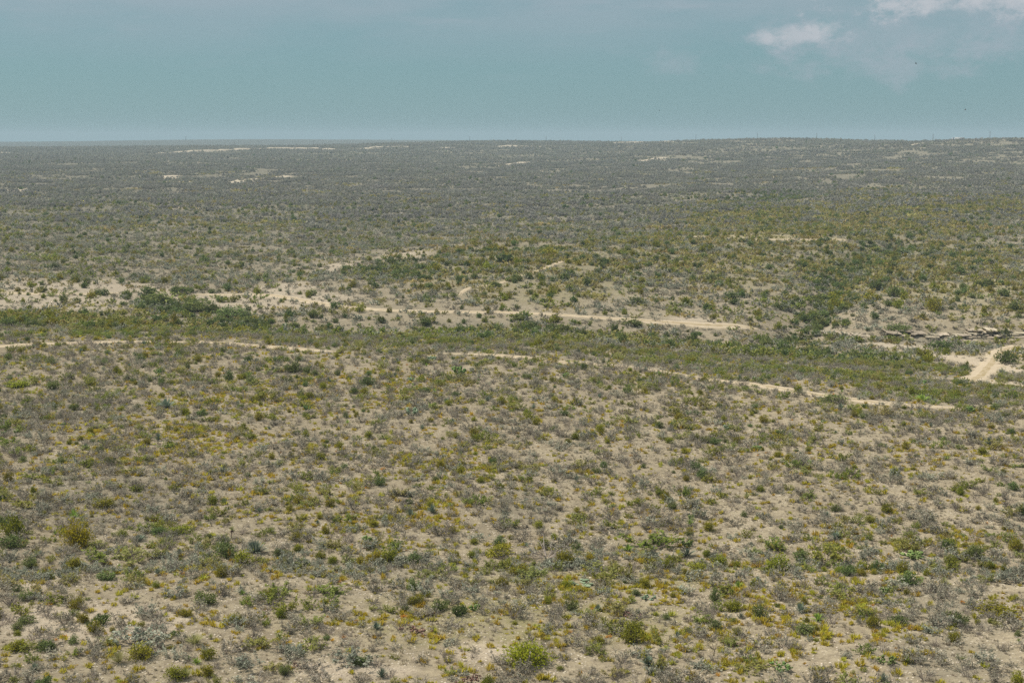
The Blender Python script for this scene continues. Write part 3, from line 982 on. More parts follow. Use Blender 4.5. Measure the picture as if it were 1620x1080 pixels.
LAND = [  # (kind, px, base row, width px, height px, label)
    ('bright', 835, 1054, 66, 32, 'brightest yellow-green bush, low and wide, on bare gravel at bottom centre'),
    ('olive', 1000, 1020, 36, 36, 'upright olive bush with brown side standing alone on bottom slope right of centre'),
    ('mustard', 121, 868, 38, 38, 'tall mustard-yellow bush, brightest on the left side of the foreground'),
    ('olive', 16, 853, 38, 34, 'tall brownish olive bush at the left edge beside the mustard bush'),
    ('darkgreen', 16, 868, 40, 20, 'green bush at the left edge right below the tall brownish olive bush'),
    ('olive', 383, 894, 27, 21, 'round olive bush touching the blue-grey spiky plant'),
    ('darkgreen', 353, 884, 30, 24, 'dark green bush with orange stalk left of the round olive bush'),
    ('orange', 362, 884, 9, 20, 'orange dead stalk against the dark green bush'),
    ('blue', 402, 878, 42, 24, 'blue-grey spiky agave beside the round olive bush'),
    ('olive', 1232, 905, 34, 25, 'dark olive round bush on the brush band, right of centre'),
    ('mustard', 592, 891, 24, 17, 'yellowish bush forming the left half of a pair in the brush band'),
    ('olive', 615, 892, 32, 22, 'olive-green bush forming the right half of a pair in the brush band'),
    ('olive', 820, 912, 28, 18, 'dark olive bush below the brush band at centre'),
    ('olive', 798, 900, 20, 14, 'low olive bush just behind the dark olive centre bush'),
    ('mustard', 933, 889, 15, 13, 'small golden-yellow bush in the brush band near centre'),
    ('olive', 1031, 898, 25, 17, 'dark olive bush with bright green weed at its top'),
    ('olive', 1143, 898, 24, 20, 'smooth olive dome in the brush band between two darker bushes'),
    ('olive', 1105, 904, 30, 15, 'low broad olive bush just left of the smooth olive dome'),
    ('bright', 1332, 907, 20, 10, 'low bright olive mound right of the large loose grey-olive bush'),
    ('olive', 1590, 976, 64, 16, 'long hedge-like olive bush at the right edge above the corner'),
    ('darkgreen', 1131, 952, 17, 20, 'narrow dark green upright bush on the yellow-tufted slope'),
    ('olive', 657, 958, 23, 16, 'small vivid olive bush above the yellow tuft drift'),
    ('green', 518, 944, 44, 20, 'bright leaf-green shrub on bare ground left of the yellow tuft drift'),
    ('olive', 1441, 856, 12, 9, 'tiny very dark round bush above the bright prickly pear at right'),
    ('olive', 1159, 969, 30, 19, 'loose dark olive shrub below the narrow dark green bush'),
    ('darkgreen', 1132, 998, 19, 17, 'round dark green bush above the little bare-trunked tree'),
    ('darkgreen', 1203, 978, 24, 20, 'dark green bush with pale stems at right of the loose dark olive shrub'),
    ('silver', 563, 1053, 54, 30, 'large grey-green shrub on bare gravel left of the brightest bush'),
    ('darkgreen', 568, 1054, 26, 17, 'leafy dark green bush at the front of the large grey-green shrub'),
    ('green', 492, 1029, 36, 20, 'grey-green dome-shaped shrub with dead twigs on its right'),
    ('bare', 508, 1031, 24, 16, 'dead twigs leaning out of the grey-green dome shrub'),
    ('silver', 465, 1044, 22, 26, 'upright thin grey shrub left of the grey-green dome shrub'),
    ('darkgreen', 696, 968, 28, 20, 'green bush, left of two above the yellow tuft drift'),
    ('cholla', 725, 977, 34, 26, 'dark spiny cactus thicket, right neighbour of the green bush above yellow tufts'),
    ('green', 1192, 1067, 44, 20, 'wispy green shrub near the bottom edge right of the little tree'),
    ('green', 86, 956, 32, 19, 'green bush with orange lower branches on the left bare slope'),
    ('orange', 77, 958, 16, 8, 'orange-brown dry branches in front of the green left-slope bush'),
    ('cholla', 157, 991, 34, 26, 'dark spiny branching cactus on the bare left slope'),
    ('darkgreen', 37, 989, 26, 13, 'dark green low plant at the left, on bare soil'),
    ('darkgreen', 322, 957, 36, 22, 'broad dark green bush with pale leaf bases on the left slope'),
    ('cholla', 275, 1007, 20, 12, 'small dark cactus alone on bare soil at lower left'),
    ('olive', 130, 986, 22, 16, 'rounded olive bush directly left of the dark branching cactus'),
    ('olive', 370, 986, 22, 14, 'yellow-green leafy crown above the grey-based shrub at lower left'),
    ('silver', 368, 996, 32, 20, 'grey-based shrub under a yellow-green crown at lower left'),
    ('sotol', 185, 1053, 36, 26, 'pale yellow-green grassy sotol at lower left in front of grey brush'),
    ('olive', 220, 1046, 40, 26, 'olive bush directly right of the pale grassy sotol'),
    ('silver', 205, 1028, 60, 34, 'big grey brush dome behind the pale grassy sotol'),
    ('silver', 245, 1034, 44, 28, 'grey brush on the right flank of the big grey dome'),
    ('sotol', 306, 1023, 38, 22, 'pale sotol on the bare slope right of the big grey dome'),
    ('olive', 24, 1032, 32, 20, 'yellow-green bush in the lower left corner, left of a pair'),
    ('green', 46, 1031, 28, 18, 'grey-green bush in the middle of the lower left trio'),
    ('darkgreen', 71, 1031, 27, 18, 'dark green bush, right one of the lower left trio'),
    ('olive', 275, 1078, 34, 22, 'olive bush cut by the bottom edge at lower left'),
    ('sotol', 292, 1076, 30, 22, 'pale green sotol cut by the bottom edge beside the olive bush'),
    ('lime', 310, 1052, 20, 13, 'vivid green plant near the bottom edge, lower left'),
    ('pear', 1450, 887, 38, 17, 'bright green prickly pear with yellow pads on the right slope'),
    ('palepear', 918, 930, 56, 15, 'long pale blue-green prickly pear patch at centre below the brush band'),
    ('bright', 896, 930, 18, 11, 'small vivid green bush at the left end of the pale prickly pear patch'),
    ('palepear', 1027, 950, 32, 11, 'low pale prickly pear on gravel right of centre'),
    ('lime', 994, 874, 24, 14, 'lime-green spiky agave, brightest plant in the brush band'),
    ('blue', 1088, 883, 30, 16, 'blue-green agave on bare soil in the brush band'),
    ('blue', 1323, 855, 26, 15, 'blue-green agave on the right slope above the brush band'),
    ('pear', 1405, 1053, 30, 18, 'yellow-green prickly pear near the bottom edge at right'),
    ('pear', 1238, 1066, 40, 18, 'green prickly pear near the bottom edge, left of the yellow-green one'),
    ('lime', 1296, 984, 32, 14, 'bright green weed patch on gravel at right'),
    ('darkgreen', 1274, 1005, 30, 19, 'dark green bush with pale cactus pads just below the bright weed patch'),
    ('darkgreen', 1423, 989, 28, 15, 'dark green bush among grey brush at right'),
    ('darkgreen', 1440, 927, 40, 19, 'dark green bush in the right-hand brush band with silver top'),
    ('silver', 395, 1062, 40, 26, 'grey brush near the bottom edge left of centre'),
    ('olive', 792, 881, 44, 19, 'upright stalky olive shrub above the centre of the brush band'),
    ('bare', 866, 888, 58, 28, 'large brown-grey dome of twigs in the brush band at centre'),
    ('olive', 893, 898, 28, 24, 'brown-olive bush on the right flank of the large twig dome'),
    ('green', 1032, 871, 62, 28, 'large grey-green shrub above the brush band right of the lime agave'),
    ('green', 1310, 894, 46, 30, 'large loose grey-olive bush in the right part of the brush band'),
    ('green', 163, 889, 44, 18, 'soft green shrub in the left brush band, left of a pair'),
    ('green', 203, 893, 42, 22, 'soft bright green shrub in the left brush band, right of a pair'),
    ('darkgreen', 167, 919, 30, 16, 'dark grey-green bush below the left brush band'),
    ('green', 208, 919, 30, 22, 'green shrub with yellow lower leaves below the left brush band'),
    ('olive', 114, 902, 28, 18, 'olive bush below the mustard bush in the left brush band'),
    ('green', 10, 928, 34, 17, 'leaf-green bush cut by the left edge below the brush band'),
    ('olive', 280, 847, 30, 15, 'bright olive bush on the left slope above the brush band'),
    ('darkgreen', 250, 847, 24, 12, 'grey-green bush left of the bright olive bush on the slope'),
    ('blue', 218, 858, 26, 14, 'grey-blue spiky bush on the slope right of the mustard bush'),
    ('olive', 165, 806, 30, 16, 'olive dome-shaped bush high on the left slope'),
    ('green', 36, 806, 32, 17, 'green bush high on the slope at the left edge'),
    ('lime', 115, 824, 20, 20, 'upright bright green plant above the mustard bush'),
    ('blue', 261, 648, 34, 18, 'dark spiky sotol on the middle left slope'),
    ('bright', 291, 657, 13, 10, 'small vivid green bush, left of two on the middle slope'),
    ('darkgreen', 318, 659, 18, 11, 'small green bush, right of two on the middle slope'),
    ('green', 163, 637, 22, 19, 'soft green upright shrub on the middle left slope'),
    ('darkgreen', 82, 618, 22, 16, 'dark green bush on the upper left slope near the left edge'),
    ('olive', 25, 615, 40, 12, 'olive bush with yellow top at left edge of the middle slope'),
    ('darkgreen', 361, 604, 16, 16, 'dark pine-like bush, left of two on the upper slope'),
    ('darkgreen', 397, 609, 15, 14, 'dark pine-like bush, right of two on the upper slope'),
    ('darkgreen', 485, 593, 12, 14, 'lone dark conical bush on the upper slope'),
    ('darkgreen', 461, 591, 26, 17, 'dark blue-grey bush just left of the lone conical bush'),
    ('darkgreen', 580, 611, 20, 13, 'round deep green bush on bare soil of the upper slope'),
    ('pear', 724, 596, 28, 18, 'green prickly pear mound on the upper slope at centre'),
    ('palepear', 651, 658, 26, 17, 'pale blue-green cactus mound on the middle slope at centre left'),
    ('palepear', 650, 604, 20, 9, 'low pale cactus patch on the upper slope left of the green mound'),
    ('palepear', 683, 571, 22, 9, 'low pale cactus patch near the brow of the slope'),
    ('green', 418, 636, 32, 18, 'green bush on the middle slope left of centre'),
    ('palepear', 1152, 681, 24, 12, 'pale cactus patch on the middle slope right of centre'),
    ('bright', 950, 684, 13, 11, 'small vivid green bush on the middle slope at centre'),
    ('lime', 1462, 637, 30, 14, 'vivid light green bush beside the slanting dirt track'),
    ('darkgreen', 1597, 577, 28, 22, 'dark green spiky bush beside the wide bare track at right edge'),
    ('darkgreen', 1320, 639, 36, 14, 'dark green bush on the near side of the slanting track'),
    ('green', 1397, 659, 34, 18, 'grey-green domed shrub on the near side of the slanting track'),
    ('olive', 1264, 623, 14, 13, 'small dark olive bush on the edge of the slanting track'),
    ('darkgreen', 1425, 530, 30, 15, 'dark green bush growing against the rock ledge'),
    ('olive', 1432, 578, 13, 10, 'small dark round bush in the green wash below the ledge'),
    ('darkgreen', 1490, 556, 40, 16, 'dark green bush in front of the rock ledge left of the bare track'),
    ('darkgreen', 1370, 569, 36, 15, 'dark green bush in the wash left of the small round bush'),
    ('darkgreen', 790, 872, 1, 1, None),
    # junipers of the far slopes
    ('olive', 1479, 494, 27, 23, 'largest rounded juniper on the right hillside above the ledge'),
    ('olive', 1423, 489, 18, 14, 'rounded juniper left of the largest one above the ledge'),
    ('dark_mid', 1520, 436, 16, 13, 'dark round juniper high on the right hillside'),
    ('dark_mid', 1540, 430, 11, 9, 'smaller juniper beside the dark round one on the right hillside'),
    ('dark_mid', 1391, 461, 22, 16, 'broad dark juniper right of the gully on the hillside'),
    ('dark_mid', 1415, 471, 20, 16, 'dark juniper below the broad one right of the gully'),
    ('olive_mid', 1380, 478, 26, 11, 'low wide juniper right of the gully'),
    ('olive_mid', 1327, 489, 20, 15, 'olive juniper beside the gully mouth'),
    ('olive_mid', 1320, 477, 22, 13, 'wide olive juniper in the gully'),
    ('dark_mid', 1406, 486, 13, 10, 'small dark juniper between two larger ones above the ledge'),
    ('dark_mid', 1305, 503, 20, 10, 'dark bush at the gully mouth above the valley road'),
    ('dark_mid', 1275, 511, 20, 11, 'dark bush at the foot of the gully'),
    ('dark_mid', 1174, 472, 12, 12, 'round dark juniper, upper left of a loose row on the slope'),
    ('dark_mid', 1210, 475, 12, 10, 'round dark juniper in the middle of a loose row on the slope'),
    ('dark_mid', 1243, 471, 14, 11, 'round dark juniper at the right end of a loose row'),
    ('dark_mid', 1157, 475, 18, 11, 'wide dark juniper at the left end of a loose row'),
    ('dark_mid', 1162, 483, 15, 9, 'low dark juniper just below the loose row'),
    ('olive_mid', 1085, 483, 16, 10, 'olive juniper above the valley road right of centre'),
    ('olive_mid', 1123, 491, 18, 11, 'olive juniper nearest the bare road pull-out'),
    ('dark_mid', 1610, 493, 20, 14, 'dark juniper at the right edge above the ledge'),
    ('dark_mid', 1590, 470, 22, 12, 'dark juniper cluster at the right edge of the hillside'),
    ('dark_mid', 1560, 455, 24, 12, 'loose dark junipers right of the high round one'),
    ('dark_mid', 1527, 466, 14, 10, 'small juniper midway up the right hillside'),
    ('dark_mid', 797, 418, 28, 14, 'largest dark bush on the crest of the central olive hill'),
    ('olive_mid', 771, 430, 15, 13, 'olive bush below the crest of the central hill'),
    ('olive_mid', 691, 432, 18, 11, 'olive bush on the left shoulder of the central hill'),
    ('dark_mid', 658, 440, 18, 10, 'dark bush at the left foot of the central hill'),
    ('dark_mid', 815, 443, 12, 9, 'small round bush halfway down the central hill'),
    ('dark_mid', 836, 442, 18, 10, 'dark bush right beside the small round one on the central hill'),
    ('olive_mid', 869, 405, 24, 10, 'wide olive bush on the skyline of the central hill'),
    ('olive_mid', 787, 399, 24, 9, 'olive bush high on the central hill left of its crest'),
    ('dark_mid', 728, 403, 16, 9, 'dark bush high on the left of the central hill'),
    ('dark_mid', 672, 517, 24, 12, 'dark round bush below the valley road at centre left'),
    ('olive_mid', 878, 511, 17, 10, 'round olive bush below the valley road at centre'),
    ('dark_mid', 820, 509, 28, 11, 'dark green bush below the valley road left of the round olive bush'),
    ('dark_mid', 1000, 518, 30, 11, 'dark green bush in the creek brush at right of centre'),
    ('dark_mid', 1025, 552, 30, 15, 'large dark green bush in the creek brush right of centre'),
    # creek trees at left
    ('dark_mid', 235, 470, 24, 16, 'dark green bush at the top left of the creek grove'),
    ('dark_mid', 287, 467, 26, 13, 'dark green bush at the top right of the creek grove'),
    ('dark_mid', 252, 484, 44, 18, 'wide grey-green bush in the middle of the creek grove'),
    ('darkgreen', 275, 498, 40, 18, 'dense green bush at the left front of the creek grove'),
    ('darkgreen', 308, 496, 40, 19, 'tallest dense green bush in the creek grove'),
    ('darkgreen', 333, 497, 22, 15, 'dense green bush right beside the tallest one in the grove'),
    ('darkgreen', 360, 505, 42, 16, 'wide dense green bush at the right front of the grove'),
    ('darkgreen', 388, 507, 22, 13, 'green bush at the right end of the creek grove'),
    ('mustard', 400, 510, 20, 8, 'brownish-orange bush at the right end of the grove'),
    ('olive', 427, 512, 18, 9, 'olive bush trailing right of the creek grove'),
    ('olive', 380, 529, 28, 13, 'brown-olive bush below the creek grove'),
    ('darkgreen', 50, 519, 26, 13, 'dark green bush on the left shoulder below the pale flat'),
    ('darkgreen', 12, 518, 28, 17, 'green bush at the left edge on the shoulder'),
    ('blue', 452, 531, 12, 14, 'dark spiky yucca on the brow left of the green brush'),
    ('blue', 520, 532, 18, 13, 'dark spiky plants on the brow right of the lone yucca'),
    ('litter', 661, 1004, 34, 9, 'reddish-brown heap of dead cactus below the yellow tufts'),
    ('litter', 995, 976, 26, 9, 'dark red-brown heap of dead cactus above the upright olive bush'),
    ('litter', 746, 1079, 34, 9, 'reddish-brown dead cactus at the bottom edge left of the brightest bush'),
    ('litter', 1170, 1023, 20, 7, 'small heap of dead cactus right of the little tree'),
    ('litter', 470, 1058, 22, 7, 'dead brown cactus bits on bare gravel at lower left centre'),
]
for (kind, px, row, w, h, lab) in LAND:
    if lab is None: continue
    x, y = at_flat(px, row - 1)
    s = px_scale(y)
    sx = w * s * 1.2
    ca = math.cos(math.atan2(CAMH - float(hgt(x, y)), y))
    hh = {'mustard': 1.0, 'sotol': .6, 'blue': .6, 'lime': .6, 'pear': .62, 'palepear': .5, 'cholla': .7, 'litter': .35, 'orange': .7, 'tuft': .7}.get(kind, .78)
    sz = max(h * s - sx * .28 * (CAMH - float(hgt(x, y))) / y * 1.0, h * s * .65) / hh / ca * 1.12
    if kind == 'litter': sz = sx
    o = plant(kind, x, y + sx * .25, sx, sz, random.uniform(0, 6.28), lab, sy=sx * .85)
    if kind == 'litter': o['kind'] = 'stuff'
    TAKEN.append((x, y + sx * .25, sx * .5))

# the little bare-trunked tree, and the trunked yucca --------------------
def small_tree():
    x, y = at_flat(1129, 1037); r = np.random.default_rng(5)
    root = bpy.data.objects.new('mesquite_tree', None); COL.objects.link(root)
    root.location = (x, y, float(hgt(x, y)))
    T, Cr = MB(), MB(); tips = []
    ribbon(T, [(0, 0, -.05), (.02, 0, .2), (.05, .02, .38)], .045, .03, r, .6)
    for q in range(7):
        az = q * .9 + r.uniform(-.3, .3); e = np.array([math.cos(az) * r.uniform(.35, .7), math.sin(az) * .5, r.uniform(.55, .95)])
        ribbon(T, [(.05, .02, .36), e * .5 + np.array([0, 0, .25]), e], .025, .008, r, .4)
        for k_ in range(4):
            f = e + r.normal(size=3) * .22; ribbon(T, [e * .8 + np.array([0, 0, .12]), f], .01, .004, r, .5); tips.append(f)
        tips.append(e)
    P = np.array([tips[i] for i in r.integers(0, len(tips), 420)]) + r.normal(size=(420, 3)) * .1
    leaves(Cr, P, .06, .03, r, r.uniform(0, 1, 420), .5)
    for nm, mb, mt in (('trunk', T, M['bark']), ('crown', Cr, M['green'])):
        c = bpy.data.objects.new(nm, mb.mesh(nm, [mt])); COL.objects.link(c); c.parent = root
    tag(root, 'little tree with thin dark trunk and wispy crown on bottom right slope', 'tree')
    TAKEN.append((x, y, .7))


def yucca(px, row, h, lab):
    x, y = at_flat(px, row); r = np.random.default_rng(px)
    root = bpy.data.objects.new('yucca', None); COL.objects.link(root); root.location = (x, y, float(hgt(x, y)))
    T, C, S = MB(), MB(), MB()
    ribbon(T, [(0, 0, -.05), (.03, 0, h * .4), (.06, .03, h * .75)], .05, .04, r, .8)
    blades(C, 60, r, .3, .42, .018, .1, 1.9, h * .75, .1, (.06, .03))
    blades(S, 40, r, .2, .3, .02, 1.8, 2.8, h * .72, .0, (.06, .03), rad=.03)
    for nm, mb, mt in (('trunk', T, M['bark']), ('leaves', C, M['palegrass']), ('dead_leaf_skirt', S, M['dead'])):
        c = bpy.data.objects.new(nm, mb.mesh(nm, [mt])); COL.objects.link(c); c.parent = root
    tag(root, lab, 'yucca'); TAKEN.append((x, y, .4))


small_tree()
yucca(366, 851, .95, 'trunked yucca with spiky head on the slope above the round olive bush')
TAKEN_A = np.array(TAKEN)

# ------------------------------------------------------------------ scattering
def free(x, y):
    """keep off the hand-placed plants (near ground only)"""
    ok = np.ones(len(x), bool)
    for (tx, ty, tr) in TAKEN:
        near = np.nonzero((np.abs(x - tx) < tr) & (np.abs(y - ty) < tr))[0]
        ok[near] &= np.hypot(x[near] - tx, y[near] - ty) > tr * .8
    return ok


def scatter(y0, y1, dens, dmax, seed, um=.45):
    r = np.random.default_rng(seed)
    n = int(um * (y1 * y1 - y0 * y0) * dmax)
    y = np.sqrt(r.uniform(y0 * y0, y1 * y1, n)); x = r.uniform(-um, um, n) * y
    keep = r.uniform(0, dmax, n) < dens(x, y)
    return x[keep], y[keep], r


def swale(x, y):
    return np.exp(-(seg_dist(x, y, GULLY[4][0]) / 3.6) ** 2)


def gully_green(x, y):
    m = np.zeros(len(x))
    for pts, w, dep in GULLY[:4]: m = np.maximum(m, np.exp(-(seg_dist(x, y, pts) * (.55 + .9 * fbm(x / (w * 2.2), y / (w * 2.2), 91, 3)) / (w * .85)) ** 2))
    return m


def off_road(x, y):
    return road_dist(x, y) > .12 - 1.0 * nzz(x, y, 8, 55, .50, .68)


def nzz(x, y, sc, seed, a, b): return sstep(a, b, fbm(x / sc, y / sc, seed, 3))


POOL = {}       # kind -> list of arrays x, y, width, height, rot


def put(kind, x, y, r, wmin, wmax, hmin, hmax):
    ok = off_road(x, y) & (r.uniform(size=len(x)) > .92 * msum(BARE, x, y)) & free(x, y)
    x, y = x[ok], y[ok]; n = len(x)
    t = r.uniform(0, 1, n) ** 1.5
    w = wmin + (wmax - wmin) * t
    POOL.setdefault(kind, []).append(np.column_stack([x, y, w, w * r.uniform(hmin, hmax, n), r.uniform(0, 6.283, n)]))


def green_zone(x, y): return np.maximum(msum(GREEN, x, y) * (.04 + .96 * nzz(x, y, 9, 77, .46, .64)), .9 * gully_green(x, y) * (.1 + .9 * nzz(x, y, 10, 78, .36, .56)))


NEAR, MID, FARE = (72, 250), (250, 1050), 3350
fade = lambda y: 1 - sstep(560, 1050, y)
# near slope: separate shrubs, none standing inside another
def lattice(y0, y1, cell, seed, um=.45):
    r = np.random.default_rng(seed)
    gx, gy = np.meshgrid(np.arange(-um * y1, um * y1, cell), np.arange(y0, y1, cell * .87))
    gx = gx + (np.arange(gx.shape[0]) % 2)[:, None] * cell * .5
    x = (gx + r.uniform(-.40, .40, gx.shape) * cell).ravel(); y = (gy + r.uniform(-.40, .40, gx.shape) * cell).ravel()
    k_ = np.abs(x) < um * y
    return x[k_], y[k_], r


x, y, r = lattice(NEAR[0], NEAR[1], 1.22, 1)
gz, sw, gr = green_zone(x, y), swale(x, y), msum(GREYZ, x, y)
p = (.46 + .50 * nzz(x, y, 7, 1, .34, .62)) * (1 - .28 * sstep(108, 84, y)) * (1 - .20 * sstep(115, 200, y))
p = np.maximum(np.maximum(p, .98 * sw), np.maximum(.8 * gz, p + .3 * gr))
keep = r.uniform(size=len(x)) < p
x, y, gz, sw, gr = x[keep], y[keep], gz[keep], sw[keep], gr[keep]
n4 = nzz(x, y, 8, 4, .42, .62)
wts = np.column_stack([
    (.42 + .5 * gr) * (1 - .8 * gz) * (1 - .5 * sw),                       # grey
    (.24 + .1 * gr) * (1 - .85 * gz) * (1 - .6 * sw),                      # bare
    .08 + .5 * sw + .14 * gr + .10 * gz,                                   # silver
    (.07 + .24 * n4) * (.6 + .4 * sstep(84, 110, y)) + .16 * sw + 1.0 * gz,   # green
    .028 + .03 * sw + .12 * gz + .03 * sstep(130, 190, y),                 # darkgreen
    .055 + .09 * sw + .10 * gz])                                           # olive
cw = np.cumsum(wts / wts.sum(1, keepdims=True), 1)
pick = (r.uniform(size=len(x))[:, None] > cw).sum(1)
for q, (kd, a, b, c, d) in enumerate((('grey', .55, 1.4, .5, .85), ('bare', .45, 1.15, .6, 1.0), ('silver', .5, 1.45, .5, .8), ('green', .45, 1.6, .5, .78),
                                      ('darkgreen', .4, 1.25, .6, .9), ('olive', .4, 1.15, .6, .95))):
    m_ = pick == q
    put(kd, x[m_], y[m_], r, a, b, c, d)
x, y, r = scatter(*NEAR, lambda x, y: (.22 + .9 * nzz(x, y, 5, 7, .43, .6) + 3.5 * msum(TUFT, x, y) * nzz(x, y, 2.2, 8, .40, .60)) * (1 - .6 * green_zone(x, y)) * (1 - .35 * sstep(120, 200, y)), 4.8, 7)
put('tuft', x, y, r, .26, .78, .7, 1.1)
x, y, r = scatter(*NEAR, lambda x, y: .02 + .20 * msum(TUFT, x, y) * nzz(x, y, 4, 18, .48, .62), .25, 8)
put('orange', x, y, r, .25, .5, .8, 1.2)
x, y, r = scatter(95, 125, lambda x, y: .45 * swale(x, y) * nzz(x, y, 5, 29, .35, .6), .45, 29)
put('silver', x, y, r, .5, 1.2, .5, .8)
x, y, r = scatter(*NEAR, lambda x, y: .0035 + 0 * x, .01, 9)
put('pear', x, y, r, .5, 1.3, .7, 1.0)
x, y, r = scatter(*NEAR, lambda x, y: .0035 + 0 * x, .01, 10)
put('lime', x, y, r, .35, .9, .8, 1.2)
x, y, r = scatter(*NEAR, lambda x, y: .006 + .01 * swale(x, y), .02, 11)
put('blue', x, y, r, .5, 1.2, .8, 1.2)
x, y, r = scatter(*NEAR, lambda x, y: .004 + .02 * swale(x, y), .03, 12)
put('sotol', x, y, r, .5, 1.2, .8, 1.2)
x, y, r = scatter(72, 190, lambda x, y: (1.4 + 4.0 * nzz(x, y, 3, 14, .42, .62)) * (1 - .7 * sstep(110, 190, y)), 5.4, 14)
put('straw', x, y, r, .10, .40, .6, 1.1)
x, y, r = scatter(72, 150, lambda x, y: (.8 + 3.6 * nzz(x, y, 4, 13, .42, .62)) * (1 - .75 * sstep(95, 150, y)), 4.4, 13)
put('stone', x, y, r, .05, .17, .6, 1.0)
# valley and hills
thin = lambda x, y: (1 - .0004 * (y - 250)) * fade(y)
gaps = lambda x, y: .45 + .55 * nzz(x, y, 38, 39, .36, .54)
x, y, r = scatter(*MID, lambda x, y: (.06 + .11 * nzz(x, y, 14, 31, .38, .62)) * (1 - .6 * green_zone(x, y)) * (1 - .45 * msum(OLIVE, x, y)) * (1 - .75 * msum(PALE, x, y)) * thin(x, y) * gaps(x, y), .30, 31)
put('grey_mid', x, y, r, .8, 2.3, .45, .7)
x, y, r = scatter(*MID, lambda x, y: (.03 + .08 * nzz(x, y, 18, 32, .45, .65) + .05 * gully_green(x, y)) * (1 - .6 * msum(PALE, x, y)) * thin(x, y) * gaps(x, y), .2, 32)
put('silver_mid', x, y, r, .9, 2.6, .5, .75)
x, y, r = scatter(*MID, lambda x, y: (.012 + .03 * nzz(x, y, 22, 33, .5, .7) + .15 * green_zone(x, y)) * (1 - .5 * msum(PALE, x, y)) * (.3 + .7 * fade(y)), .25, 33)
put('green_mid', x, y, r, .7, 3.0, .5, .8)
x, y, r = scatter(*MID, lambda x, y: .005 + .009 * msum(OLIVE, x, y) + .11 * gully_green(x, y), .14, 34)
put('dark_mid', x, y, r, .8, 2.6, .6, .95)
x, y, r = scatter(*MID, lambda x, y: .006 + .02 * msum(OLIVE, x, y), .05, 35)
put('olive_mid', x, y, r, .7, 2.0, .65, 1.0)
x, y, r = scatter(*MID, lambda x, y: (.003 * fade(y) + .055 * msum(OLIVE, x, y) * gaps(x, y) * nzz(x, y, 8, 36, .3, .6)) * (1 - .7 * green_zone(x, y)), .15, 36)
put('hillclump', x, y, r, .8, 1.25, 1.0, 1.3)
x, y, r = scatter(*MID, lambda x, y: .06 * msum(PALE, x, y) + .01, .12, 37)
put('grey_mid', x, y, r, .5, 1.0, .6, .9)
# far plain
x, y, r = scatter(560, 1900, lambda x, y: (.0035 + .0085 * nzz(x, y, 45, 41, .38, .58)) * sstep(540, 980, y), .0135, 41)
put('clump', x, y, r, .8, 1.25, .9, 1.1)
x, y, r = scatter(600, 1500, lambda x, y: .018 * msum(OLIVE, x, y) * nzz(x, y, 25, 44, .38, .6) + .0025 * nzz(x, y, 30, 45, .45, .65), .055, 44)
put('hillclump', x, y, r, 1.2, 2.0, 1.0, 1.2)
x, y, r = scatter(1900, FARE, lambda x, y: .0017 + .0012 * nzz(x, y, 120, 42, .34, .58), .0028, 42)
put('farclump', x, y, r, .8, 1.2, .8, 1.0)
x, y, r = scatter(820, FARE, lambda x, y: (.0011 * nzz(x, y, 60, 46, .42, .62) + .004 * gully_green(x, y)) * (1 - .7 * sstep(1200, 2500, y)), .0052, 43)
put('dark_mid', x, y, r, 1.8, 4.0, .6, .9)

IND = {'grey': 300, 'bare': 300, 'silver': 300, 'green': 300, 'darkgreen': 200, 'olive': 200, 'tuft': 300, 'orange': 150, 'pear': 60, 'lime': 60, 'blue': 100, 'sotol': 100}
KLAB = {'grey': 'grey twiggy shrub with sparse leaves', 'bare': 'nearly bare grey-brown twig shrub', 'silver': 'silvery grey-green low shrub', 'green': 'soft green leafy shrub',
        'darkgreen': 'dark green bush', 'olive': 'olive-green bush', 'tuft': 'small yellow-olive grass tuft', 'orange': 'small orange-gold grass tuft',
        'pear': 'green prickly pear', 'lime': 'bright green spiky plant', 'blue': 'blue-grey spiky rosette', 'sotol': 'pale grassy sotol'}
LANDW = []
for (kind, px, row, w, h, lab) in LAND:
    if lab and row > 780:
        LANDW.append((px, row, lab))


def zone_name(px, row):
    side = 'left' if px < 540 else 'middle' if px < 1080 else 'right'
    if row > 1010: b = 'stony ground along the bottom edge'
    elif row > 920: b = 'bare slope below the brush band'
    elif row > 860: b = 'dense brush band across the foreground'
    elif row > 700: b = 'slope rising above the brush band'
    else: b = 'upper slope towards the dirt track'
    return b, side


def hpoints(A):
    return to_px(A[:, 0], A[:, 1], hgt(A[:, 0], A[:, 1]))


used_labels = set()
CUTS = (' on', ' in', ' at', ' with', ' of', ' the', ' left', ' right', ' beside', ' below', ' above', ' and', ' its', ' a', ' under', ' just', ' among', ' near', ' in the', ' bottom', ' directly', ' low', ' behind', ' two', ' lower')
SHORT = {'grey': 'grey twiggy shrub', 'bare': 'bare twig shrub', 'silver': 'silvery shrub', 'green': 'soft green shrub', 'darkgreen': 'dark green bush', 'olive': 'olive bush',
         'tuft': 'yellow-olive tuft', 'orange': 'orange-gold tuft', 'pear': 'prickly pear', 'lime': 'bright spiky plant', 'blue': 'blue-grey rosette', 'sotol': 'pale sotol'}


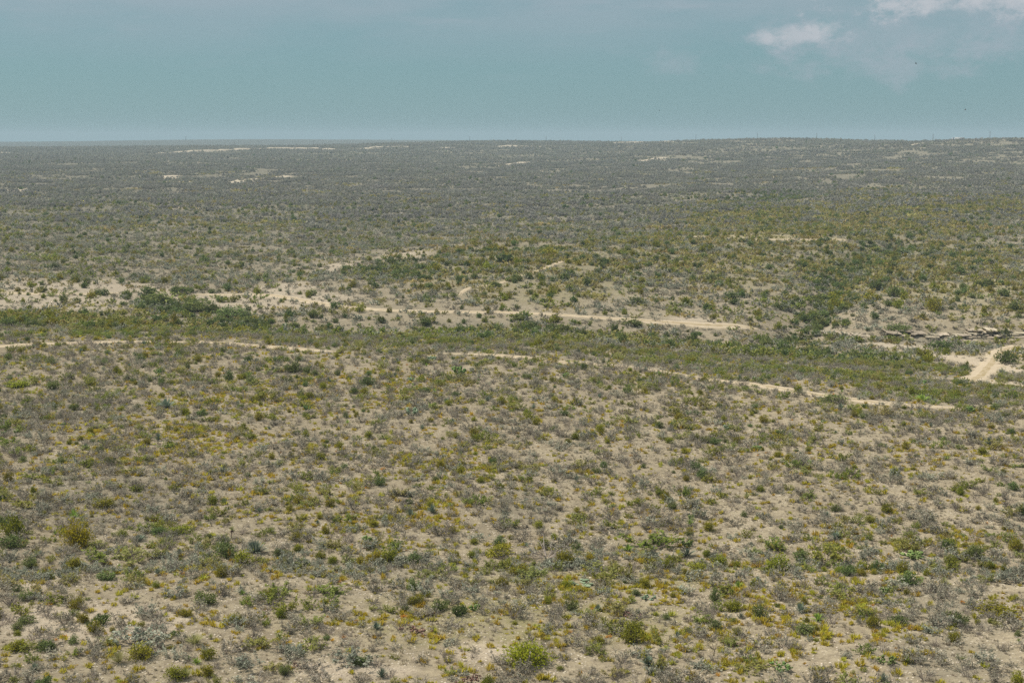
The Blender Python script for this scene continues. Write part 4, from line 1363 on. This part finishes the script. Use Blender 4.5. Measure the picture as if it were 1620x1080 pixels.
def individuals(kind, A):
    px, row = hpoints(A)
    inside = (px > 6) & (px < W0 - 6) & (row > 480) & (row < H0 + 4)
    size = A[:, 2] / A[:, 1] * (1 if kind not in ('tuft', 'orange') else 1)
    order = np.argsort(-(size * 0 + 1 / A[:, 1]))
    order = order[inside[order]][:IND[kind]]
    dirs = ('just right of', 'just behind', 'just left of', 'just in front of')
    near = {}
    for i in order:                      # the closest few of its kind on each side of a landmark get labels of their own
        for li, (lx, lr, lab) in enumerate(LANDW):
            dx, dy = px[i] - lx, (lr - row[i]) * 1.6
            d = math.hypot(dx, dy)
            if 8 < d < 110:
                q = int(((math.atan2(dy, dx) + math.pi / 4) % (2 * math.pi)) / (math.pi / 2))
                near.setdefault((li, q), []).append((d, i))
    cand = []
    for (li, q), lst in near.items():
        for rk, (d, i) in enumerate(sorted(lst)[:4]): cand.append((rk, d, i, li, q))
    mine = {}
    for rk, d, i, li, q in sorted(cand):
        if i in mine: continue
        head = ' '.join(LANDW[li][2].split()[:7]).rstrip(',')
        for rep_ in range(3):
            for cut in CUTS:
                if head.endswith(cut): head = head[:-len(cut)].rstrip(',')
        lab = '%s %s %s the %s' % (('closest', 'second closest', 'third closest', 'fourth closest')[rk], SHORT[kind], dirs[q], head)
        if lab in used_labels or len(lab.split()) > 16: continue
        used_labels.add(lab); mine[i] = lab
    for i in order:
        b, side = zone_name(px[i], row[i])
        if i in mine: lab, grp = mine[i], KLAB[kind] + 's beside larger bushes'
        else:
            lab = '%s on the %s, %s part' % (KLAB[kind], b, side)
            grp = lab
        x_, y_, w_, h_, ro = A[i]
        plant(kind, x_, y_, w_, h_ / .78 if kind not in ('tuft', 'orange') else h_, ro, lab, grp)
    m = np.ones(len(A), bool); m[order] = False
    return A[m]


STUFF = {
    'grey': ('scattered_grey_shrubs', 'countless grey twiggy shrubs over the middle slope', 'shrubs'),
    'bare': ('scattered_bare_shrubs', 'countless nearly bare twig shrubs over the middle slope', 'shrubs'),
    'silver': ('scattered_silver_shrubs', 'countless silvery shrubs over the middle slope and valley side', 'shrubs'),
    'green': ('scattered_green_shrubs', 'mass of soft green brush beyond the dirt track', 'shrubs'),
    'darkgreen': ('scattered_dark_bushes', 'scattered dark green bushes over the upper slope', 'bushes'),
    'olive': ('scattered_olive_bushes', 'scattered olive bushes over the upper slope', 'bushes'),
    'tuft': ('scattered_grass_tufts', 'countless yellow-olive grass tufts over the slopes', 'grass'),
    'orange': ('scattered_orange_tufts', 'countless orange-gold grass tufts over the middle slope', 'grass'),
    'pear': ('scattered_prickly_pears', 'prickly pears scattered over the upper slope', 'cactus'),
    'lime': ('scattered_lime_agaves', 'bright green spiky plants scattered over the upper slope', 'desert plants'),
    'blue': ('scattered_blue_agaves', 'blue-grey rosettes scattered over the upper slope', 'desert plants'),
    'sotol': ('scattered_sotols', 'pale sotols scattered over the upper slope', 'desert plants'),
    'straw': ('dry_grass', 'short dry straw and dead stems over the foreground soil', 'dry grass'),
    'stone': ('gravel', 'pale broken stones lying over the foreground soil', 'gravel'),
    'grey_mid': ('valley_grey_brush', 'grey thorn brush covering the valley and hillsides', 'brush'),
    'silver_mid': ('valley_silver_brush', 'silvery brush covering the valley and hillsides', 'brush'),
    'green_mid': ('valley_green_brush', 'green brush filling the creek bed and gullies', 'brush'),
    'dark_mid': ('valley_dark_bushes', 'dark green bushes dotted along gullies and far slopes', 'bushes'),
    'olive_mid': ('valley_olive_bushes', 'small olive bushes dotted over the hillsides', 'bushes'),
    'hillclump': ('hillside_grass', 'yellow-olive grass and low growth on the hillsides', 'grass'),
    'clump': ('plain_brush', 'grey-green brush covering the plain beyond the hills', 'brush'),
    'farclump': ('far_plain_brush', 'grey brush of the farthest plain under the horizon', 'brush'),
}


def make_stuff(kind, A):
    name, lab, cat = STUFF[kind]
    pc = bpy.data.collections.new('library_' + kind)
    for i, me in enumerate(PJ[kind]):
        pc.objects.link(bpy.data.objects.new('%s_form_%02d' % (kind, i), me))
    n = len(A)
    me = bpy.data.meshes.new(name)
    me.vertices.add(n)
    me.vertices.foreach_set('co', np.column_stack([A[:, 0], A[:, 1], hgt(A[:, 0], A[:, 1]) - .02]).ravel())
    r = np.random.default_rng(n)
    clumpy = kind in ('clump', 'farclump', 'hillclump', 'tuft', 'orange', 'straw', 'stone')
    hs = A[:, 3] if clumpy else A[:, 3] / .78
    rot = np.column_stack([r.normal(0, .06, n), r.normal(0, .06, n), A[:, 4]]) * (1 if kind not in ('clump', 'farclump') else np.array([0, 0, 1]))
    for nm, ty, val in (('psc', 'FLOAT_VECTOR', np.column_stack([A[:, 2], A[:, 2] * r.uniform(.8, 1.2, n), hs])), ('prot', 'FLOAT_VECTOR', rot)):
        a = me.attributes.new(nm, ty, 'POINT'); a.data.foreach_set('vector', val.astype(np.float32).ravel())
    a = me.attributes.new('pidx', 'INT', 'POINT'); a.data.foreach_set('value', r.integers(0, len(PJ[kind]), n).astype(np.int32))
    me.update()
    o = bpy.data.objects.new(name, me); COL.objects.link(o)
    ng = bpy.data.node_groups.new('scatter_' + kind, 'GeometryNodeTree')
    ng.interface.new_socket('Geometry', in_out='INPUT', socket_type='NodeSocketGeometry')
    ng.interface.new_socket('Geometry', in_out='OUTPUT', socket_type='NodeSocketGeometry')
    N, L = ng.nodes, ng.links
    gi, go = N.new('NodeGroupInput'), N.new('NodeGroupOutput')
    ip = N.new('GeometryNodeInstanceOnPoints'); ci = N.new('GeometryNodeCollectionInfo')
    ci.inputs['Collection'].default_value = pc; ci.inputs['Separate Children'].default_value = True; ci.inputs['Reset Children'].default_value = True

    def attr(nm, ty):
        q = N.new('GeometryNodeInputNamedAttribute'); q.data_type = ty; q.inputs[0].default_value = nm
        return q.outputs[0]
    L.new(gi.outputs[0], ip.inputs['Points']); L.new(ci.outputs[0], ip.inputs['Instance'])
    ip.inputs['Pick Instance'].default_value = True
    L.new(attr('pidx', 'INT'), ip.inputs['Instance Index']); L.new(attr('psc', 'FLOAT_VECTOR'), ip.inputs['Scale'])
    e2r = N.new('FunctionNodeEulerToRotation'); L.new(attr('prot', 'FLOAT_VECTOR'), e2r.inputs[0]); L.new(e2r.outputs[0], ip.inputs['Rotation'])
    L.new(ip.outputs[0], go.inputs[0])
    md = o.modifiers.new('scatter', 'NODES'); md.node_group = ng
    tag(o, lab, cat, kind='stuff')
    return n


tot = 0
for kind, lst in POOL.items():
    A = np.concatenate(lst)
    if kind in IND: A = individuals(kind, A)
    if len(A): tot += make_stuff(kind, A)
    print(kind, len(A))
print('scatter total', tot)

# ------------------------------------------------------------------ rock ledge on the right bank
def ledge():
    r = np.random.default_rng(77)
    x0, y0 = at_flat(1262, 528)
    slabs = [make_slab(600 + i).mesh('stone', [M['ledge']]) for i in range(8)]
    bx, by = at_flat(1450, 530)
    root = bpy.data.objects.new('rock_ledge', None); COL.objects.link(root)
    root.location = (bx, by, float(hgt(bx, by)))
    n = 0
    for c in range(7):
        px = 1266 + r.uniform(0, 14)
        while px < 1665:
            t = (px - 1262) / 360
            tall = .32 + .68 * sstep(.0, .75, t) + .12 * math.sin(px * .045)
            L_ = r.uniform(1.3, 4.8) * (.7 + .4 * t)
            x, y = at_flat(px, 530 + 10.5 * sstep(0, .7, t))
            z = float(hgt(x, y))
            hi = (c * .46 + r.uniform(-.08, .08))
            if hi < 2.6 * tall and r.uniform() > .34 - .22 * t:
                th = r.uniform(.38, .60)
                o = bpy.data.objects.new('stone', slabs[r.integers(0, 8)]); COL.objects.link(o)
                o.parent = root
                dp = r.uniform(4.0, 5.5)
                o.location = (x - bx, y - by + dp / 2 + c * .55 + r.uniform(-.32, .32) + .5 * math.sin(px * .11), z - root.location.z + hi - 1.0)
                o.rotation_euler = (r.normal(0, .012), r.normal(0, .018), r.normal(0, .06))
                o.scale = (L_, dp, th)
                n += 1
            px += L_ / y0 * F * r.uniform(.95, 1.2)
    tag(root, 'layered pale limestone ledge along the right bank of the wash', 'rock ledge')
    print('ledge stones', n)


M['ledge'] = leaf_mat('limestone', (.28, .235, .17), (.40, .34, .25), 0.0, .25, .01)
ledge()
for i, (px, row, w, lab) in enumerate([(1366, 530, 9, 'pale boulder lying left below the rock ledge'), (1390, 521, 8, 'pale boulder on top of the ledge near its left end'),
                                       (1428, 522, 7, 'yellowish boulder above the bush at the ledge'), (1533, 588, 6, 'pale stone at the edge of the bare dirt track'),
                                       (1330, 522, 6, 'small pale boulder at the left end of the ledge')]):
    x, y = at_flat(px, row)
    o = bpy.data.objects.new('boulder', make_stone(700 + i, .6).mesh('boulder', [M['ledge']])); COL.objects.link(o)
    o.location = (x, y, float(hgt(x, y)) - .1); s = w * y / F; o.scale = (s, s * .8, s * .9); o.rotation_euler = (0, 0, i * 1.3)
    tag(o, lab, 'boulder')

# ------------------------------------------------------------------ skyline: poles, house, mast, birds
def box(mb, c, s, tint=.5, mat=0):
    x, y, z = c; a, b, h = s[0] / 2, s[1] / 2, s[2] / 2
    mb.add([(x + i * a, y + j * b, z + k_ * h) for k_ in (-1, 1) for i, j in ((-1, -1), (1, -1), (1, 1), (-1, 1))],
           [[3, 2, 1, 0], [4, 5, 6, 7], [0, 1, 5, 4], [1, 2, 6, 5], [2, 3, 7, 6], [3, 0, 4, 7]], tint, mat)


def ridge_y(px):
    u = (px - 810) / F
    j = int(round((u + UM) / DU)); sel = (YS > 1200) & (YS < 4200)
    ang = (ZG[:, j] - CAMH) / YS
    return float(YS[sel][np.argmax(ang[sel])])


def cyl(mb, p0, p1, r0, r1, K=8):
    p0, p1 = np.array(p0, float), np.array(p1, float)
    d = unit(p1 - p0); a = unit(np.cross(d, (1, 0, 0) if abs(d[0]) < .9 else (0, 1, 0))); b = np.cross(d, a)
    vs = [p + rr * (a * math.cos(6.2832 * i / K) + b * math.sin(6.2832 * i / K)) for p, rr in ((p0, r0), (p1, r1)) for i in range(K)]
    mb.add(vs, [[i, (i + 1) % K, K + (i + 1) % K, K + i] for i in range(K)] + [list(range(K))[::-1], list(range(K, 2 * K))])


pole_mb, arm_mb, ins_mb = MB(), MB(), MB()
cyl(pole_mb, (0, 0, -1), (0, 0, 11), .36, .28)
box(arm_mb, (0, -.2, 10.2), (2.6, .16, .18))
for q in (-1.15, 0, 1.15): cyl(ins_mb, (q, -.2, 10.29), (q, -.2, 10.6), .07, .05, 6)
pm, am, im = pole_mb.mesh('pole', [M['wood']], True), arm_mb.mesh('crossarm', [M['wood']]), ins_mb.mesh('insulator', [M['steel']])
POLES = [370, 495, 620, 743, 864, 983, 1101, 1198, 1292, 1384, 1476, 1566]
ordn = ['leftmost', 'second', 'third', 'fourth', 'fifth', 'sixth', 'seventh', 'eighth', 'ninth', 'tenth', 'eleventh', 'rightmost']
for i, px in enumerate(POLES):
    y = ridge_y(px); u = (px - 810) / F / math.cos(PITCH) * .9999
    ca, sa = math.cos(PITCH), math.sin(PITCH)
    x = (px - 810) / F * (y * ca + CAMH * 0)
    root = bpy.data.objects.new('utility_pole', None); COL.objects.link(root)
    root.location = (x, y, float(hgt(x, y)))
    root.rotation_euler = (0, 0, .15)
    for nm, me in (('pole', pm), ('crossarm', am), ('insulators', im)):
        c = bpy.data.objects.new(nm, me); COL.objects.link(c); c.parent = root
    tag(root, 'thin utility pole on the skyline, %s of twelve counted from the left' % ordn[i] if 0 < i < 11 else '%s thin utility pole on the skyline' % ordn[i], 'utility pole', 'utility poles along the skyline')


def house():
    px = 1518; y = ridge_y(px) + 4; x = (px - 810) / F * y * math.cos(PITCH)
    root = bpy.data.objects.new('ranch_house', None); COL.objects.link(root)
    root.location = (x, y, float(hgt(x, y)) - .2)
    wl, rf = MB(), MB()
    box(wl, (0, 0, 1.7), (13, 4.2, 3.4))
    rf.add([(-6.9, -2.5, 3.35), (6.9, -2.5, 3.35), (6.9, 2.5, 3.35), (-6.9, 2.5, 3.35), (-6.9, 0, 4.4), (6.9, 0, 4.4)],
           [[0, 1, 5, 4], [2, 3, 4, 5], [0, 4, 3], [1, 2, 5], [3, 2, 1, 0]])
    items = [('wall', wl, M['white']), ('roof', rf, M['white'])]
    for xx in (-4.6, -1.6, 3.4):
        w_ = MB(); box(w_, (xx, -2.12, 1.9), (1.2, .06, 1.1)); items.append(('window', w_, M['dark']))
    d_ = MB(); box(d_, (1.0, -2.12, 1.2), (1.0, .06, 2.1)); items.append(('door', d_, M['dark']))
    for nm, mb, mt in items:
        c = bpy.data.objects.new(nm, mb.mesh(nm, [mt])); COL.objects.link(c); c.parent = root
    tag(root, 'tiny long white building on the skyline at right', 'building')
    t = bpy.data.objects.new('storage_tank', None); COL.objects.link(t)
    t.location = (x - 9.5, y, float(hgt(x - 9.5, y)))
    a, b = MB(), MB()
    cyl(a, (0, 0, 0), (0, 0, 3.6), 1.5, 1.5, 16); cyl(b, (0, 0, 3.6), (0, 0, 4.3), 1.55, .2, 16)
    for nm, mb in (('tank_body', a), ('tank_roof', b)):
        c = bpy.data.objects.new(nm, mb.mesh(nm, [M['steel']])); COL.objects.link(c); c.parent = t
    tag(t, 'small grey tank on the skyline left of the white building', 'tank')


house()


def mast():
    px = 294; y = 5580.0; x = (px - 810) / F * y * math.cos(PITCH)
    root = bpy.data.objects.new('radio_mast', None); COL.objects.link(root)
    root.location = (x, y, float(hgt(x, y))); root.scale = (.6, .6, .62)
    a, b = MB(), MB()
    for q in range(4):
        an = q * math.pi / 2
        cyl(a, (math.cos(an) * 2.4, math.sin(an) * 2.4, -2), (math.cos(an) * .5, math.sin(an) * .5, 24), .55, .4, 6)
    box(b, (0, 0, 22), (15, 1.2, 1.6)); box(b, (0, 0, 16), (6, 1, 1.2))
    for nm, mb in (('mast_legs', a), ('crossarms', b)):
        c = bpy.data.objects.new(nm, mb.mesh(nm, [M['steel']])); COL.objects.link(c); c.parent = root
    tag(root, 'tiny mast with crossarm on the far blue hill at left', 'mast')


mast()


def bird(px, row, y, span, bank, lab):
    ca, sa = math.cos(PITCH), math.sin(PITCH)
    vy, vz = ca + (540 - row) / F * sa, -sa + (540 - row) / F * ca
    mb = MB()
    for s in (-1, 1):
        mb.add([(0, -.16, 0), (0, .14, 0), (s * .28, .12, .09), (s * .28, -.15, .09), (s * .5, .02, .12), (s * .49, -.14, .12)], [[0, 1, 2, 3], [3, 2, 4, 5]])
    K = 6
    vs, prof = [], [(.26, .01), (.2, .04), (.05, .065), (-.12, .05), (-.2, .02), (-.32, .05)]
    for (yy, rr) in prof:
        for i in range(K): vs.append((rr * math.cos(i * 1.0472), yy, rr * .7 * math.sin(i * 1.0472) * (1 if yy > -.3 else .15)))
    mb.add(vs, [[l * K + i, l * K + (i + 1) % K, (l + 1) * K + (i + 1) % K, (l + 1) * K + i] for l in range(5) for i in range(K)])
    o = bpy.data.objects.new('bird', mb.mesh('bird', [M['feather']])); COL.objects.link(o)
    o.location = ((px - 810) / F / vy * y, y, CAMH + vz / vy * y)
    o.scale = (span,) * 3; o.rotation_euler = (.25, bank, 1.1)
    tag(o, lab, 'bird', 'soaring birds')


bird(1449, 101, 640, 1.7, .4, 'highest tiny dark bird in the sky at right')
bird(1527, 174, 640, 1.8, -.3, 'lower tiny dark bird near the right edge of the sky')
bird(1043, 175, 700, 1.4, .2, 'faint tiny bird in the sky right of centre')

# ------------------------------------------------------------------ haze
hb = MB()
zlo = float(ZG.min()) - 2
box(hb, (0, 7300, (zlo + 85) / 2), (24600, 15600, 85 - zlo))
hm, N, L = new_mat('haze')
ho = N.new('ShaderNodeOutputMaterial'); pv = N.new('ShaderNodeVolumePrincipled')
pv.inputs['Density'].default_value = 0.00014
pv.inputs['Color'].default_value = (.55, .72, .80, 1)
pv.inputs['Anisotropy'].default_value = 0.0
L.new(pv.outputs[0], ho.inputs['Volume'])
o = bpy.data.objects.new('haze', hb.mesh('haze', [hm])); COL.objects.link(o)
tag(o, 'thin blue-grey haze lying over the far plain', 'haze', kind='stuff')
